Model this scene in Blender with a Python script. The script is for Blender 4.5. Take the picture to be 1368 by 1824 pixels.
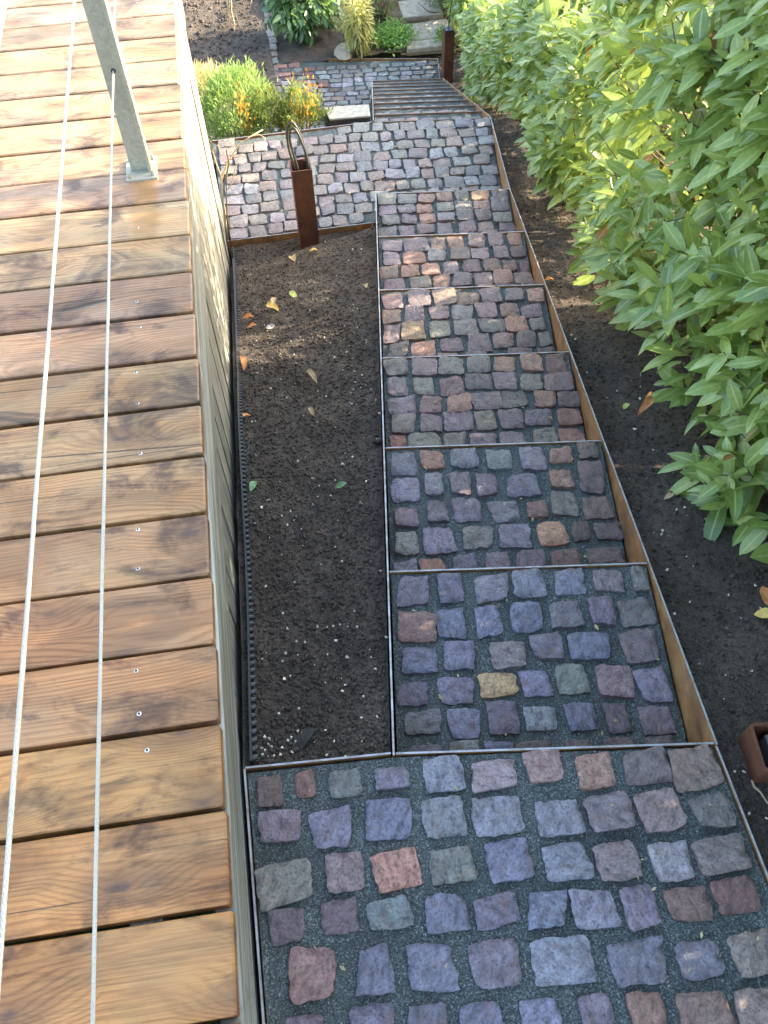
import bpy, math, random
import numpy as np
from mathutils import Vector, Matrix

for o in list(bpy.data.objects):
    bpy.data.objects.remove(o)
random.seed(7)
RNG = np.random.default_rng(7)
SC = bpy.context.scene
COL = SC.collection

# ------------------------------------------------------------------ camera
FPX = 1533.589
CAM = np.array([0.221289, -0.146685, 1.42319])
CR = np.array([0.985769, -0.166643, -0.022148])
CU = np.array([0.149364, 0.807766, 0.570267])
CF = np.array([0.077141, 0.56546, -0.821161])
cd = bpy.data.cameras.new("camera")
cam = bpy.data.objects.new("camera", cd)
COL.objects.link(cam)
cam.matrix_world = Matrix(((CR[0], CU[0], -CF[0], CAM[0]), (CR[1], CU[1], -CF[1], CAM[1]), (CR[2], CU[2], -CF[2], CAM[2]), (0, 0, 0, 1)))
cd.sensor_fit = 'VERTICAL'
cd.sensor_height = 24.0
cd.lens = FPX / 1824 * 24.0
cd.clip_start = 0.02
cd.clip_end = 500
SC.camera = cam

# ------------------------------------------------------------------ sky and sun
SUN_AZ, SUN_EL = math.radians(84), math.radians(21)
world = bpy.data.worlds.new("World")
SC.world = world
world.use_nodes = True
wt = world.node_tree
sky = wt.nodes.new('ShaderNodeTexSky')
sky.sky_type = 'NISHITA'
sky.sun_disc = False
sky.sun_elevation = SUN_EL
sky.sun_rotation = SUN_AZ
sky.air_density = 1.0
sky.dust_density = 3.0
sky.ozone_density = 0.35
wt.links.new(sky.outputs[0], wt.nodes['Background'].inputs[0])
wt.nodes['Background'].inputs[1].default_value = 0.15
sl = bpy.data.lights.new("sun", 'SUN')
sl.energy = 2.8
sl.angle = math.radians(0.6)
sl.color = (1.0, 0.86, 0.66)
sun = bpy.data.objects.new("sun", sl)
COL.objects.link(sun)
sd = Vector((math.sin(SUN_AZ) * math.cos(SUN_EL), math.cos(SUN_AZ) * math.cos(SUN_EL), math.sin(SUN_EL)))
sun.rotation_euler = (-sd).to_track_quat('-Z', 'Y').to_euler()
sun.location = (12, 3, 5)
SC.view_settings.view_transform = 'Standard'
SC.view_settings.look = 'None'
SC.view_settings.exposure = 2.9
SC.view_settings.gamma = 1.0
SC.view_settings.use_curve_mapping = False
SC.render.engine = 'CYCLES'
SC.cycles.max_bounces = 6
SC.cycles.transparent_max_bounces = 4

# ------------------------------------------------------------------ helpers
def ray(x, y):
    return CF + CR * (x - 684) / FPX - CU * (y - 912) / FPX
def at(x, y, z):                      # photo pixel -> point on the level z
    d = ray(x, y)
    return CAM + d * (z - CAM[2]) / d[2]
def at_y(x, y, Y):
    d = ray(x, y)
    return CAM + d * (Y - CAM[1]) / d[1]
def px(P):
    d = np.atleast_2d(P) - CAM
    w = d @ CF
    return np.stack([684 + FPX * (d @ CR) / w, 912 - FPX * (d @ CU) / w, w], -1)

def lin(c):
    return tuple(((v / 255) / 12.92 if v / 255 <= 0.04045 else ((v / 255 + 0.055) / 1.055) ** 2.4) for v in c)

def link(name, me, mat=None, parent=None):
    o = bpy.data.objects.new(name, me)
    COL.objects.link(o)
    if parent:
        o.parent = parent
    if mat is not None and me is not None and len(me.materials) == 0:
        for m in (mat if isinstance(mat, (list, tuple)) else [mat]):
            me.materials.append(m)
    return o

def mesh(name, V, F, smooth=False):
    me = bpy.data.meshes.new(name)
    V = np.asarray(V, dtype=np.float32)
    if isinstance(F, np.ndarray) and F.ndim == 2:
        n, k = F.shape
        me.vertices.add(len(V)); me.vertices.foreach_set('co', V.ravel())
        me.loops.add(n * k); me.loops.foreach_set('vertex_index', F.astype(np.int32).ravel())
        me.polygons.add(n); me.polygons.foreach_set('loop_start', np.arange(0, n * k, k, dtype=np.int32))
        me.update(calc_edges=True)
    else:
        me.from_pydata([tuple(map(float, v)) for v in V], [], [tuple(map(int, f)) for f in F])
        me.update()
    if smooth:
        me.polygons.foreach_set('use_smooth', np.ones(len(me.polygons), dtype=bool))
    return me

class MB:
    """collects boxes, tubes and prisms into one mesh"""
    def __init__(s):
        s.v, s.f, s.m = [], [], []
    def add(s, V, F, mi=0):
        b = len(s.v)
        s.v += [tuple(map(float, p)) for p in V]
        for k, f in enumerate(F):
            s.f.append(tuple(b + i for i in f))
            s.m.append(mi[k] if isinstance(mi, (list, tuple)) else mi)
        return s
    def box(s, a, b, mi=0, top=None):
        x0, y0, z0 = a; x1, y1, z1 = b
        V = [(x0, y0, z0), (x1, y0, z0), (x1, y1, z0), (x0, y1, z0), (x0, y0, z1), (x1, y0, z1), (x1, y1, z1), (x0, y1, z1)]
        F = [(3, 2, 1, 0), (4, 5, 6, 7), (0, 1, 5, 4), (1, 2, 6, 5), (2, 3, 7, 6), (3, 0, 4, 7)]
        return s.add(V, F, [mi, top if top is not None else mi, mi, mi, mi, mi])
    def plate(s, pts, thick, normal, mi=0, rim=1):
        """prism from a polygon, pushed along normal"""
        n = len(pts); nv = np.array(normal) * thick
        V = [np.array(p) for p in pts] + [np.array(p) + nv for p in pts]
        F = [tuple(range(n))[::-1], tuple(range(n, 2 * n))] + [(i, (i + 1) % n, n + (i + 1) % n, n + i) for i in range(n)]
        return s.add(V, F, [mi, mi] + [rim] * n)
    def tube(s, pts, r, seg=8, mi=0, cap=True):
        pts = [np.array(p, float) for p in pts]
        n = len(pts); rr = r if isinstance(r, (list, tuple)) else [r] * n
        V, F = [], []
        t0 = pts[1] - pts[0]
        a = np.array([0, 0, 1.0]) if abs(t0[2]) < 0.9 * np.linalg.norm(t0) else np.array([1.0, 0, 0])
        for i in range(n):
            t = pts[min(i + 1, n - 1)] - pts[max(i - 1, 0)]
            t = t / (np.linalg.norm(t) + 1e-9)
            u = a - t * (a @ t); u /= np.linalg.norm(u) + 1e-9; a = u
            w = np.cross(t, u)
            for k in range(seg):
                q = 2 * math.pi * k / seg
                V.append(pts[i] + rr[i] * (math.cos(q) * u + math.sin(q) * w))
        for i in range(n - 1):
            for k in range(seg):
                F.append((i * seg + k, i * seg + (k + 1) % seg, (i + 1) * seg + (k + 1) % seg, (i + 1) * seg + k))
        if cap:
            F.append(tuple(range(seg))[::-1]); F.append(tuple((n - 1) * seg + k for k in range(seg)))
        return s.add(V, F, mi)
    def build(s, name, mat, parent=None, smooth=False):
        me = mesh(name, s.v, s.f, smooth)
        me.polygons.foreach_set('material_index', np.array(s.m, dtype=np.int32))
        return link(name, me, mat, parent)

def tag(o, label=None, cat=None, group=None, kind=None):
    if label: o['label'] = label
    if cat: o['category'] = cat
    if group: o['group'] = group
    if kind: o['kind'] = kind
    return o
def empty(name, loc=(0, 0, 0)):
    o = bpy.data.objects.new(name, None)
    COL.objects.link(o)
    o.location = loc
    o.empty_display_size = 0.1
    return o

# value noise
_P = RNG.random((256, 256))
def vnoise(x, y):
    x = np.asarray(x, float); y = np.asarray(y, float)
    xi = np.floor(x).astype(int); yi = np.floor(y).astype(int)
    fx = x - xi; fy = y - yi
    fx = fx * fx * (3 - 2 * fx); fy = fy * fy * (3 - 2 * fy)
    g = lambda a, b: _P[a & 255, b & 255]
    return (g(xi, yi) * (1 - fx) + g(xi + 1, yi) * fx) * (1 - fy) + (g(xi, yi + 1) * (1 - fx) + g(xi + 1, yi + 1) * fx) * fy - 0.5
def fbm(x, y, sc, oct=4, gain=0.55):
    a, t = 1.0, 0
    for k in range(oct):
        t = t + a * vnoise(x * sc + 17.3 * k, y * sc + 9.1 * k); a *= gain; sc *= 2.03
    return t

# ------------------------------------------------------------------ node material helper
class NT:
    def __init__(s, name):
        s.mat = bpy.data.materials.new(name)
        s.mat.use_nodes = True
        s.t = s.mat.node_tree
        s.b = s.t.nodes['Principled BSDF']
        s.out = s.t.nodes['Material Output']
    def n(s, typ, **kw):
        x = s.t.nodes.new('ShaderNode' + typ)
        for k, v in kw.items():
            if k.startswith('i_'):
                key = k[2:]
                key = int(key) if key.isdigit() else key.replace('_', ' ')
                if hasattr(v, 'is_linked') or isinstance(v, bpy.types.NodeSocket):
                    s.t.links.new(v, x.inputs[key])
                else:
                    x.inputs[key].default_value = v
            else:
                setattr(x, k, v)
        return x
    def set(s, sock, v):
        if isinstance(v, bpy.types.NodeSocket):
            s.t.links.new(v, s.b.inputs[sock])
        else:
            s.b.inputs[sock].default_value = v
    def noise(s, vec, scale, detail=4, rough=0.6, dist=0.0):
        x = s.n('TexNoise', i_Scale=scale, i_Detail=detail, i_Roughness=rough, i_Distortion=dist)
        if vec is not None: s.t.links.new(vec, x.inputs['Vector'])
        return x.outputs['Fac']
    def mapping(s, vec, scale=(1, 1, 1), loc=(0, 0, 0), rot=(0, 0, 0)):
        x = s.n('Mapping')
        s.t.links.new(vec, x.inputs['Vector'])
        x.inputs['Scale'].default_value = scale
        x.inputs['Rotation'].default_value = rot
        if isinstance(loc, bpy.types.NodeSocket): s.t.links.new(loc, x.inputs['Location'])
        else: x.inputs['Location'].default_value = loc
        return x.outputs[0]
    def ramp(s, fac, stops):
        x = s.n('ValToRGB')
        e = x.color_ramp.elements
        while len(e) < len(stops): e.new(0.5)
        for k, (p, c) in enumerate(stops):
            e[k].position = p
            e[k].color = (c, c, c, 1) if not isinstance(c, (tuple, list)) else (*c[:3], 1)
        s.t.links.new(fac, x.inputs[0])
        return x.outputs[0]
    def mix(s, fac, a, b, mode='MIX'):
        x = s.n('Mix', data_type='RGBA', blend_type=mode)
        for k, v in ((0, fac), (6, a), (7, b)):
            if isinstance(v, bpy.types.NodeSocket): s.t.links.new(v, x.inputs[k])
            elif k == 0: x.inputs[k].default_value = v
            else: x.inputs[k].default_value = (*v[:3], 1)
        return x.outputs[2]
    def math(s, op, a, b=0.0, c=None):
        x = s.n('Math', operation=op)
        for k, v in enumerate((a, b) if c is None else (a, b, c)):
            if isinstance(v, bpy.types.NodeSocket): s.t.links.new(v, x.inputs[k])
            else: x.inputs[k].default_value = v
        return x.outputs[0]
    def bump(s, h, strength, dist=0.002, normal=None):
        x = s.n('Bump', i_Strength=strength, i_Distance=dist)
        s.t.links.new(h, x.inputs['Height'])
        if normal is not None: s.t.links.new(normal, x.inputs['Normal'])
        return x.outputs[0]
    def pos(s): return s.n('NewGeometry').outputs['Position']
    def obj(s): return s.n('TexCoord').outputs['Object']
    def info(s): return s.n('ObjectInfo')

M = {}
def mat_cobble():
    m = NT('porphyry'); oi = m.info(); P = m.pos()
    rnd = m.n('CombineXYZ'); m.t.links.new(m.math('MULTIPLY', oi.outputs['Random'], 50), rnd.inputs[0]); m.t.links.new(m.math('MULTIPLY', oi.outputs['Random'], 91), rnd.inputs[1])
    v = m.n('VectorMath', operation='ADD'); m.t.links.new(m.obj(), v.inputs[0]); m.t.links.new(rnd.outputs[0], v.inputs[1])
    vr = m.n('VectorRotate', rotation_type='Z_AXIS'); m.t.links.new(v.outputs[0], vr.inputs['Vector'])
    m.t.links.new(m.math('MULTIPLY', oi.outputs['Random'], 2.4), vr.inputs['Angle'])
    st = m.mapping(vr.outputs[0], (1, 1.8, 1))
    big = m.noise(v.outputs[0], 22, 4, 0.62)
    cleft = m.noise(st, 42, 5, 0.66)
    fv = m.n('TexVoronoi', feature='F1', i_Scale=62.0, i_Randomness=1.0); m.t.links.new(m.n('VectorMath', operation='ADD', i_0=st, i_1=m.n('TexNoise', i_Scale=40.0).outputs['Color']).outputs[0], fv.inputs['Vector'])
    facet = fv.outputs['Distance']
    fine = m.noise(v.outputs[0], 190, 4, 0.7)
    c = m.mix(m.ramp(big, [(0.3, 0.0), (0.7, 1.0)]), m.mix(1.0, oi.outputs['Color'], (0.66, 0.6, 0.58), 'MULTIPLY'), oi.outputs['Color'])
    c = m.mix(1.0, c, m.ramp(cleft, [(0.32, 0.42), (0.5, 1.0), (0.72, 1.45)]), 'MULTIPLY')
    c = m.mix(0.9, c, m.ramp(fine, [(0.33, 0.3), (0.46, 0.95), (0.68, 1.35)]), 'MULTIPLY')
    # iron bloom towards the rim of some stones
    rust = m.ramp(m.noise(v.outputs[0], 30, 3, 0.5), [(0.56, 0.0), (0.68, 1.0)])
    c = m.mix(m.math('MULTIPLY', rust, 0.35), c, (0.22, 0.11, 0.07))
    # sand lying on the stone
    dust = m.noise(P, 300, 3, 0.75)
    dm = m.noise(P, 26, 3, 0.6)
    th = m.math('ADD', m.math('ADD', dust, m.math('MULTIPLY', dm, 0.7)), oi.outputs['Alpha'])
    dmask = m.ramp(m.math('MULTIPLY', th, 0.5), [(0.78, 0.0), (0.86, 1.0)])
    grains = m.ramp(m.noise(P, 300, 2, 0.7), [(0.4, (0.03, 0.037, 0.034)), (0.56, (0.08, 0.092, 0.085)), (0.68, (0.24, 0.27, 0.25))])
    c = m.mix(m.math('MULTIPLY', dmask, 0.75), c, grains)
    m.set('Base Color', c)
    m.set('Roughness', m.math('ADD', m.ramp(cleft, [(0.32, 0.5), (0.62, 0.24)]), m.math('MULTIPLY', dmask, 0.3)))
    m.set('Specular IOR Level', 0.85)
    n0 = m.bump(facet, 0.45, 0.006)
    n1 = m.bump(cleft, 0.85, 0.0055, n0)
    n2 = m.bump(fine, 0.6, 0.0025, n1)
    m.set('Normal', n2)
    return m.mat
def mat_sand():
    m = NT('joint_grit'); P = m.pos()
    a = m.noise(P, 310, 3, 0.8); b = m.noise(P, 120, 3, 0.7); c0 = m.noise(P, 9, 4, 0.6)
    g = m.ramp(a, [(0.36, (0.018, 0.024, 0.022)), (0.48, (0.055, 0.068, 0.062)), (0.58, (0.11, 0.13, 0.12)), (0.68, (0.4, 0.43, 0.39))])
    g = m.mix(1.0, g, m.ramp(b, [(0.3, 0.6), (0.7, 1.35)]), 'MULTIPLY')
    g = m.mix(1.0, g, m.ramp(c0, [(0.3, 0.7), (0.7, 1.2)]), 'MULTIPLY')
    m.set('Base Color', g); m.set('Roughness', 0.72); m.set('Specular IOR Level', 0.5)
    m.set('Normal', m.bump(a, 0.9, 0.003, m.bump(b, 0.6, 0.004)))
    return m.mat
def mat_soil(name, dark=(0.03, 0.0235, 0.0185), mid=(0.08, 0.064, 0.05), light=(0.18, 0.146, 0.114)):
    m = NT(name); P = m.pos()
    a = m.noise(P, 320, 4, 0.75); b = m.noise(P, 70, 5, 0.7); c0 = m.noise(P, 5, 4, 0.6)
    g = m.ramp(a, [(0.3, dark), (0.52, mid), (0.76, light)])
    g = m.mix(1.0, g, m.ramp(b, [(0.28, 0.5), (0.7, 1.4)]), 'MULTIPLY')
    g = m.mix(m.ramp(c0, [(0.42, 0.0), (0.66, 1.0)]), g, m.mix(1.0, g, (1.5, 1.5, 1.5), 'MULTIPLY'))
    m.set('Base Color', g); m.set('Roughness', 0.92); m.set('Specular IOR Level', 0.25)
    m.set('Normal', m.bump(a, 0.8, 0.004, m.bump(b, 0.9, 0.012)))
    return m.mat
def mat_deck():
    m = NT('deck_wood'); oi = m.info(); O = m.obj(); P = m.pos()
    rnd = m.n('CombineXYZ'); m.t.links.new(m.math('MULTIPLY', oi.outputs['Random'], 37), rnd.inputs[0]); m.t.links.new(m.math('MULTIPLY', oi.outputs['Random'], 71), rnd.inputs[1])
    v = m.n('VectorMath', operation='ADD'); m.t.links.new(O, v.inputs[0]); m.t.links.new(rnd.outputs[0], v.inputs[1]); v = v.outputs[0]
    # knots
    kv = m.mapping(v, (2.6, 6.0, 0.0))
    vor = m.n('TexVoronoi', voronoi_dimensions='2D', feature='F1', i_Scale=1.0, i_Randomness=0.9); m.t.links.new(kv, vor.inputs['Vector'])
    kd = vor.outputs['Distance']
    keep = m.ramp(m.n('SeparateColor', i_0=vor.outputs['Color']).outputs[0], [(0.3, 0.0), (0.34, 1.0)])
    near = m.math('MULTIPLY', m.ramp(kd, [(0.0, 1.0), (0.34, 0.0)]), keep)
    # growth rings: bands across the board, bent along it and round the knots
    bend = m.noise(m.mapping(v, (0.75, 4.2, 1.0)), 1.6, 2, 0.45)
    sep = m.n('SeparateXYZ', i_0=v)
    yy = m.math('ADD', sep.outputs[1], m.math('ADD', m.math('MULTIPLY', bend, 0.17), m.math('MULTIPLY', near, 0.05)))
    ph = m.math('ADD', m.math('MULTIPLY', yy, 620.0), m.math('MULTIPLY', m.noise(m.mapping(v, (0.4, 9.0, 1.0)), 2.2, 2, 0.5), 12.0))
    band = m.math('ADD', m.math('MULTIPLY', m.math('SINE', ph), 0.5), 0.5)
    fibre = m.noise(m.mapping(v, (6.0, 330.0, 40.0)), 1.0, 4, 0.7)
    patch = m.noise(m.mapping(v, (2.2, 5.0, 1.0)), 1.5, 5, 0.65, 0.6)
    patch2 = m.noise(m.mapping(v, (3.0, 6.0, 1.0), (9, 4, 0)), 1.2, 4, 0.6, 0.4)
    c = m.mix(m.math('MULTIPLY', m.ramp(band, [(0.45, 0.0), (0.95, 1.0)]), m.ramp(patch2, [(0.3, 0.1), (0.65, 0.52)])), oi.outputs['Color'], m.mix(1.0, oi.outputs['Color'], (0.36, 0.28, 0.22), 'MULTIPLY'))
    c = m.mix(1.0, c, m.ramp(fibre, [(0.28, 0.62), (0.5, 1.0), (0.75, 1.25)]), 'MULTIPLY')
    # warm and grey weathering, black water marks, yellow algae
    c = m.mix(m.ramp(patch, [(0.4, 0.0), (0.62, 0.7)]), c, m.mix(1.0, c, (0.8, 0.95, 1.2), 'MULTIPLY'))
    c = m.mix(m.ramp(patch2, [(0.4, 0.0), (0.66, 0.6)]), c, m.mix(1.0, c, (1.25, 1.0, 0.75), 'MULTIPLY'))
    blot = m.ramp(m.noise(m.mapping(v, (4.0, 7.0, 1.0), (3, 8, 0)), 1.3, 6, 0.68, 0.8), [(0.51, 0.0), (0.64, 0.9)])
    c = m.mix(blot, c, m.mix(1.0, c, (0.3, 0.3, 0.36), 'MULTIPLY'))
    damp = m.ramp(m.noise(m.mapping(v, (1.7, 3.5, 1.0), (21, 6, 0)), 1.3, 5, 0.62, 1.0), [(0.44, 0.0), (0.6, 0.75)])
    c = m.mix(damp, c, m.mix(1.0, c, (0.5, 0.47, 0.46), 'MULTIPLY'))
    algae = m.ramp(m.noise(m.mapping(v, (3.4, 6.0, 1.0), (13, 1, 0)), 1.1, 4, 0.6), [(0.6, 0.0), (0.76, 0.55)])
    c = m.mix(algae, c, (0.22, 0.19, 0.05))
    core = m.math('MULTIPLY', m.ramp(m.math('ADD', kd, m.math('MULTIPLY', m.noise(m.mapping(v, (26, 60, 1)), 1.0, 3, 0.6), 0.11)), [(0.07, 1.0), (0.125, 0.0)]), keep)
    halo = m.math('MULTIPLY', m.ramp(kd, [(0.1, 1.0), (0.24, 0.0)]), keep)
    c = m.mix(m.math('MULTIPLY', halo, 0.5), c, (0.13, 0.07, 0.035))
    c = m.mix(m.math('MULTIPLY', core, m.ramp(patch, [(0.3, 0.35), (0.65, 0.85)])), c, (0.05, 0.038, 0.032))
    # drying cracks
    cr = m.n('TexVoronoi', voronoi_dimensions='2D', feature='DISTANCE_TO_EDGE', i_Scale=1.0); m.t.links.new(m.mapping(v, (0.4, 17.0, 1.0)), cr.inputs['Vector'])
    crack = m.math('MULTIPLY', m.ramp(cr.outputs['Distance'], [(0.006, 1.0), (0.018, 0.0)]), m.ramp(m.noise(m.mapping(v, (2.0, 9.0, 1.0), (5, 5, 0)), 1.0, 2, 0.5), [(0.56, 0.0), (0.6, 1.0)]))
    c = m.mix(m.math('MULTIPLY', crack, 0.8), c, (0.02, 0.015, 0.012))
    # tannin run-off below the post foot
    sp = m.n('SeparateXYZ', i_0=P)
    dx = m.math('ABSOLUTE', m.math('ADD', sp.outputs[0], m.math('ADD', 0.093, m.math('MULTIPLY', m.noise(P, 22, 3, 0.5), 0.04))))
    dy = m.math('ABSOLUTE', m.math('SUBTRACT', sp.outputs[1], 1.93))
    run = m.math('MULTIPLY', m.ramp(dx, [(0.026, 1.0), (0.044, 0.0)]), m.ramp(dy, [(0.11, 1.0), (0.19, 0.0)]))
    c = m.mix(m.math('MULTIPLY', run, 0.6), c, (0.26, 0.14, 0.04))
    m.set('Base Color', c)
    m.set('Roughness', m.ramp(m.noise(m.mapping(v, (5, 9, 1)), 1.4, 4, 0.6), [(0.35, 0.33), (0.65, 0.58)]))
    m.set('Specular IOR Level', 0.5)
    n1 = m.bump(band, 0.18, 0.0012)
    n2 = m.bump(fibre, 0.35, 0.0012, n1)
    n3 = m.bump(m.math('SUBTRACT', 1.0, crack), 0.8, 0.002, n2)
    m.set('Normal', n3)
    return m.mat
def mat_paint():
    m = NT('weathered_paint'); P = m.pos(); oi = m.info()
    g = m.noise(m.mapping(P, (30, 2.2, 90)), 1.0, 5, 0.7)
    b = m.noise(m.mapping(P, (8, 1.2, 14)), 1.0, 4, 0.65, 0.5)
    c = m.mix(m.ramp(g, [(0.38, 0.0), (0.56, 1.0)]), (0.15, 0.14, 0.11), (0.5, 0.5, 0.44))
    c = m.mix(m.ramp(b, [(0.42, 0.0), (0.62, 0.8)]), c, (0.2, 0.18, 0.13))
    c = m.mix(m.ramp(m.noise(P, 16, 4, 0.7), [(0.6, 0.0), (0.72, 0.6)]), c, (0.1, 0.12, 0.06))
    st = m.noise(m.mapping(P, (60, 1.1, 160)), 1.0, 3, 0.6)
    c = m.mix(m.ramp(st, [(0.56, 0.0), (0.64, 0.85)]), c, (0.09, 0.085, 0.065))
    m.set('Base Color', c); m.set('Roughness', 0.8)
    m.set('Normal', m.bump(st, -0.6, 0.004, m.bump(g, 0.6, 0.003)))
    return m.mat
def mat_cladding():
    m = NT('grey_cladding'); P = m.pos(); oi = m.info()
    g = m.noise(m.mapping(P, (60, 70, 3)), 1.0, 5, 0.7)
    b = m.noise(P, 9, 4, 0.6)
    c = m.mix(m.ramp(g, [(0.32, 0.0), (0.66, 1.0)]), (0.15, 0.138, 0.105), (0.36, 0.34, 0.28))
    c = m.mix(m.ramp(b, [(0.5, 0.0), (0.68, 0.7)]), c, (0.12, 0.13, 0.07))
    c = m.mix(1.0, c, m.ramp(oi.outputs['Random'], [(0, 0.75), (1, 1.2)]), 'MULTIPLY')
    m.set('Base Color', c); m.set('Roughness', 0.8); m.set('Normal', m.bump(g, 0.6, 0.003))
    return m.mat
def mat_corten(name, a=(0.2, 0.085, 0.03), b=(0.33, 0.17, 0.06), d=(0.09, 0.04, 0.02), rough=0.5, spec=0.4):
    m = NT(name); P = m.pos()
    x = m.noise(P, 30, 5, 0.65); y = m.noise(P, 7, 4, 0.6); z = m.noise(P, 420, 2, 0.6)
    c = m.mix(m.ramp(x, [(0.35, 0.0), (0.65, 1.0)]), a, b)
    c = m.mix(m.ramp(y, [(0.48, 0.0), (0.68, 0.8)]), c, d)
    c = m.mix(0.7, c, m.ramp(z, [(0.3, 0.75), (0.7, 1.2)]), 'MULTIPLY')
    m.set('Base Color', c); m.set('Roughness', rough); m.set('Specular IOR Level', spec)
    m.set('Normal', m.bump(z, 0.25, 0.001, m.bump(x, 0.1, 0.002)))
    return m.mat
def mat_steel(name, col=(0.33, 0.36, 0.4), rough=0.38, metal=0.85):
    m = NT(name); P = m.pos()
    x = m.noise(P, 34, 4, 0.7); z = m.noise(P, 300, 2, 0.6)
    c = m.mix(m.ramp(x, [(0.4, 0.0), (0.68, 0.75)]), col, (0.2, 0.14, 0.1))
    m.set('Base Color', c); m.set('Metallic', metal); m.set('Roughness', m.ramp(x, [(0.3, rough), (0.7, rough + 0.25)]))
    m.set('Normal', m.bump(z, 0.2, 0.0008))
    return m.mat
def mat_galv(name='galvanised_steel', col=(0.39, 0.38, 0.3)):
    m = NT(name); P = m.pos()
    vor = m.n('TexVoronoi', i_Scale=130.0); m.t.links.new(P, vor.inputs['Vector'])
    sepc = m.n('SeparateColor', i_0=vor.outputs['Color'])
    x = m.noise(P, 14, 4, 0.65)
    c = m.mix(1.0, col, m.ramp(sepc.outputs[0], [(0, 0.86), (1, 1.1)]), 'MULTIPLY')
    c = m.mix(m.ramp(x, [(0.52, 0.0), (0.7, 0.5)]), c, (0.3, 0.29, 0.22))
    m.set('Base Color', c); m.set('Metallic', 0.35); m.set('Roughness', 0.5)
    return m.mat
def mat_plain(name, col, rough=0.6, var=0.25, scale=60, spec=0.5):
    m = NT(name); P = m.pos()
    x = m.noise(P, scale, 4, 0.65)
    c = m.mix(1.0, col, m.ramp(x, [(0.3, 1 - var), (0.7, 1 + var)]), 'MULTIPLY')
    m.set('Base Color', c); m.set('Roughness', rough); m.set('Specular IOR Level', spec)
    m.set('Normal', m.bump(x, 0.2, 0.002))
    return m.mat
def mat_leaf(name, dark, light, trans, tw=0.35, per='island', rough=0.27, spec=0.7, stops=(0.0, 1.0), odd=None):
    m = NT(name); g = m.n('NewGeometry')
    r = g.outputs['Random Per Island'] if per == 'island' else m.info().outputs['Random']
    r2 = m.math('FRACT', m.math('MULTIPLY', r, 7.31))
    P = g.outputs['Position']
    x = m.noise(P, 90, 3, 0.6)
    c = m.mix(m.ramp(r, [(stops[0], 0.0), (stops[1], 1.0)]), dark, light)
    c = m.mix(1.0, c, m.ramp(x, [(0.3, 0.78), (0.7, 1.2)]), 'MULTIPLY')
    tc = m.mix(r2, trans, tuple(v * 0.7 for v in trans))
    if odd:
        k = m.ramp(r2, [(1 - odd[0] - 0.005, 0.0), (1 - odd[0], 1.0)])
        c = m.mix(k, c, odd[1]); tc = m.mix(k, tc, odd[1])
    at_ = m.n('Attribute', attribute_name='rib')
    c = m.mix(m.ramp(at_.outputs['Fac'], [(0.84, 0.0), (0.95, 0.55)]), c, tuple(min(0.6, v * 1.7 + 0.06) for v in light))
    spot = m.ramp(m.noise(P, 34, 3, 0.6), [(0.68, 0.0), (0.72, 0.6)])
    c = m.mix(spot, c, (0.2, 0.15, 0.05))
    # paler underside
    c = m.mix(m.math('MULTIPLY', g.outputs['Backfacing'], 0.5), c, tuple(min(1, v * 1.5 + 0.02) for v in light))
    m.set('Base Color', c)
    m.set('Roughness', m.math('ADD', m.math('MULTIPLY', r2, 0.14), rough)); m.set('Specular IOR Level', spec)
    m.set('Normal', m.bump(x, 0.15, 0.003))
    tr = m.n('BsdfTranslucent'); m.t.links.new(tc, tr.inputs[0])
    mx = m.n('MixShader', i_0=tw)
    m.t.links.new(m.b.outputs[0], mx.inputs[1]); m.t.links.new(tr.outputs[0], mx.inputs[2])
    m.t.links.new(mx.outputs[0], m.out.inputs[0])
    return m.mat

M['cobble'] = mat_cobble(); M['sand'] = mat_sand()
M['soil'] = mat_soil('dark_soil'); M['crumb'] = mat_soil('crumbly_soil', (0.044, 0.035, 0.027), (0.102, 0.082, 0.064), (0.2, 0.165, 0.13)); M['deck'] = mat_deck(); M['paint'] = mat_paint(); M['clad'] = mat_cladding()
M['corten'] = mat_corten('corten_steel', (0.26, 0.12, 0.045), (0.42, 0.23, 0.09), (0.12, 0.06, 0.03), rough=0.4, spec=0.6)
M['corten_red'] = mat_corten('red_corten', (0.1, 0.038, 0.022), (0.145, 0.058, 0.032), (0.06, 0.027, 0.018), 0.6, 0.3)
M['dull'] = mat_steel('dull_edge', (0.2, 0.19, 0.18), 0.6, 0.2)
M['edge'] = mat_steel('bare_edge', (0.42, 0.43, 0.44), 0.4, 0.4); M['galv'] = mat_galv()
M['rope'] = mat_plain('wire_rope_steel', (0.44, 0.43, 0.36), 0.5, 0.15, 400)
M['rubber'] = mat_plain('black_plastic', (0.02, 0.024, 0.026), 0.42, 0.3, 80)
M['bark'] = mat_plain('brown_bark', (0.11, 0.075, 0.045), 0.8, 0.4, 120)
M['dry'] = mat_plain('dry_stem', (0.42, 0.32, 0.19), 0.7, 0.3, 120)
M['stone_chip'] = mat_plain('pale_limestone', (0.72, 0.66, 0.5), 0.7, 0.3, 150)
M['concrete'] = mat_plain('pale_concrete', (0.38, 0.36, 0.29), 0.85, 0.25, 40)
M['slab'] = mat_plain('sandy_flagstone', (0.42, 0.35, 0.25), 0.85, 0.35, 22)
M['leaf'] = mat_leaf('laurel_leaf_mass', (0.11, 0.185, 0.04), (0.31, 0.4, 0.1), (0.42, 0.54, 0.1), 0.28, odd=(0.012, (0.3, 0.14, 0.04)))
M['leaf_o'] = mat_leaf('laurel_leaf_single', (0.11, 0.185, 0.04), (0.31, 0.4, 0.1), (0.42, 0.54, 0.1), 0.28, 'object')

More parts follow.
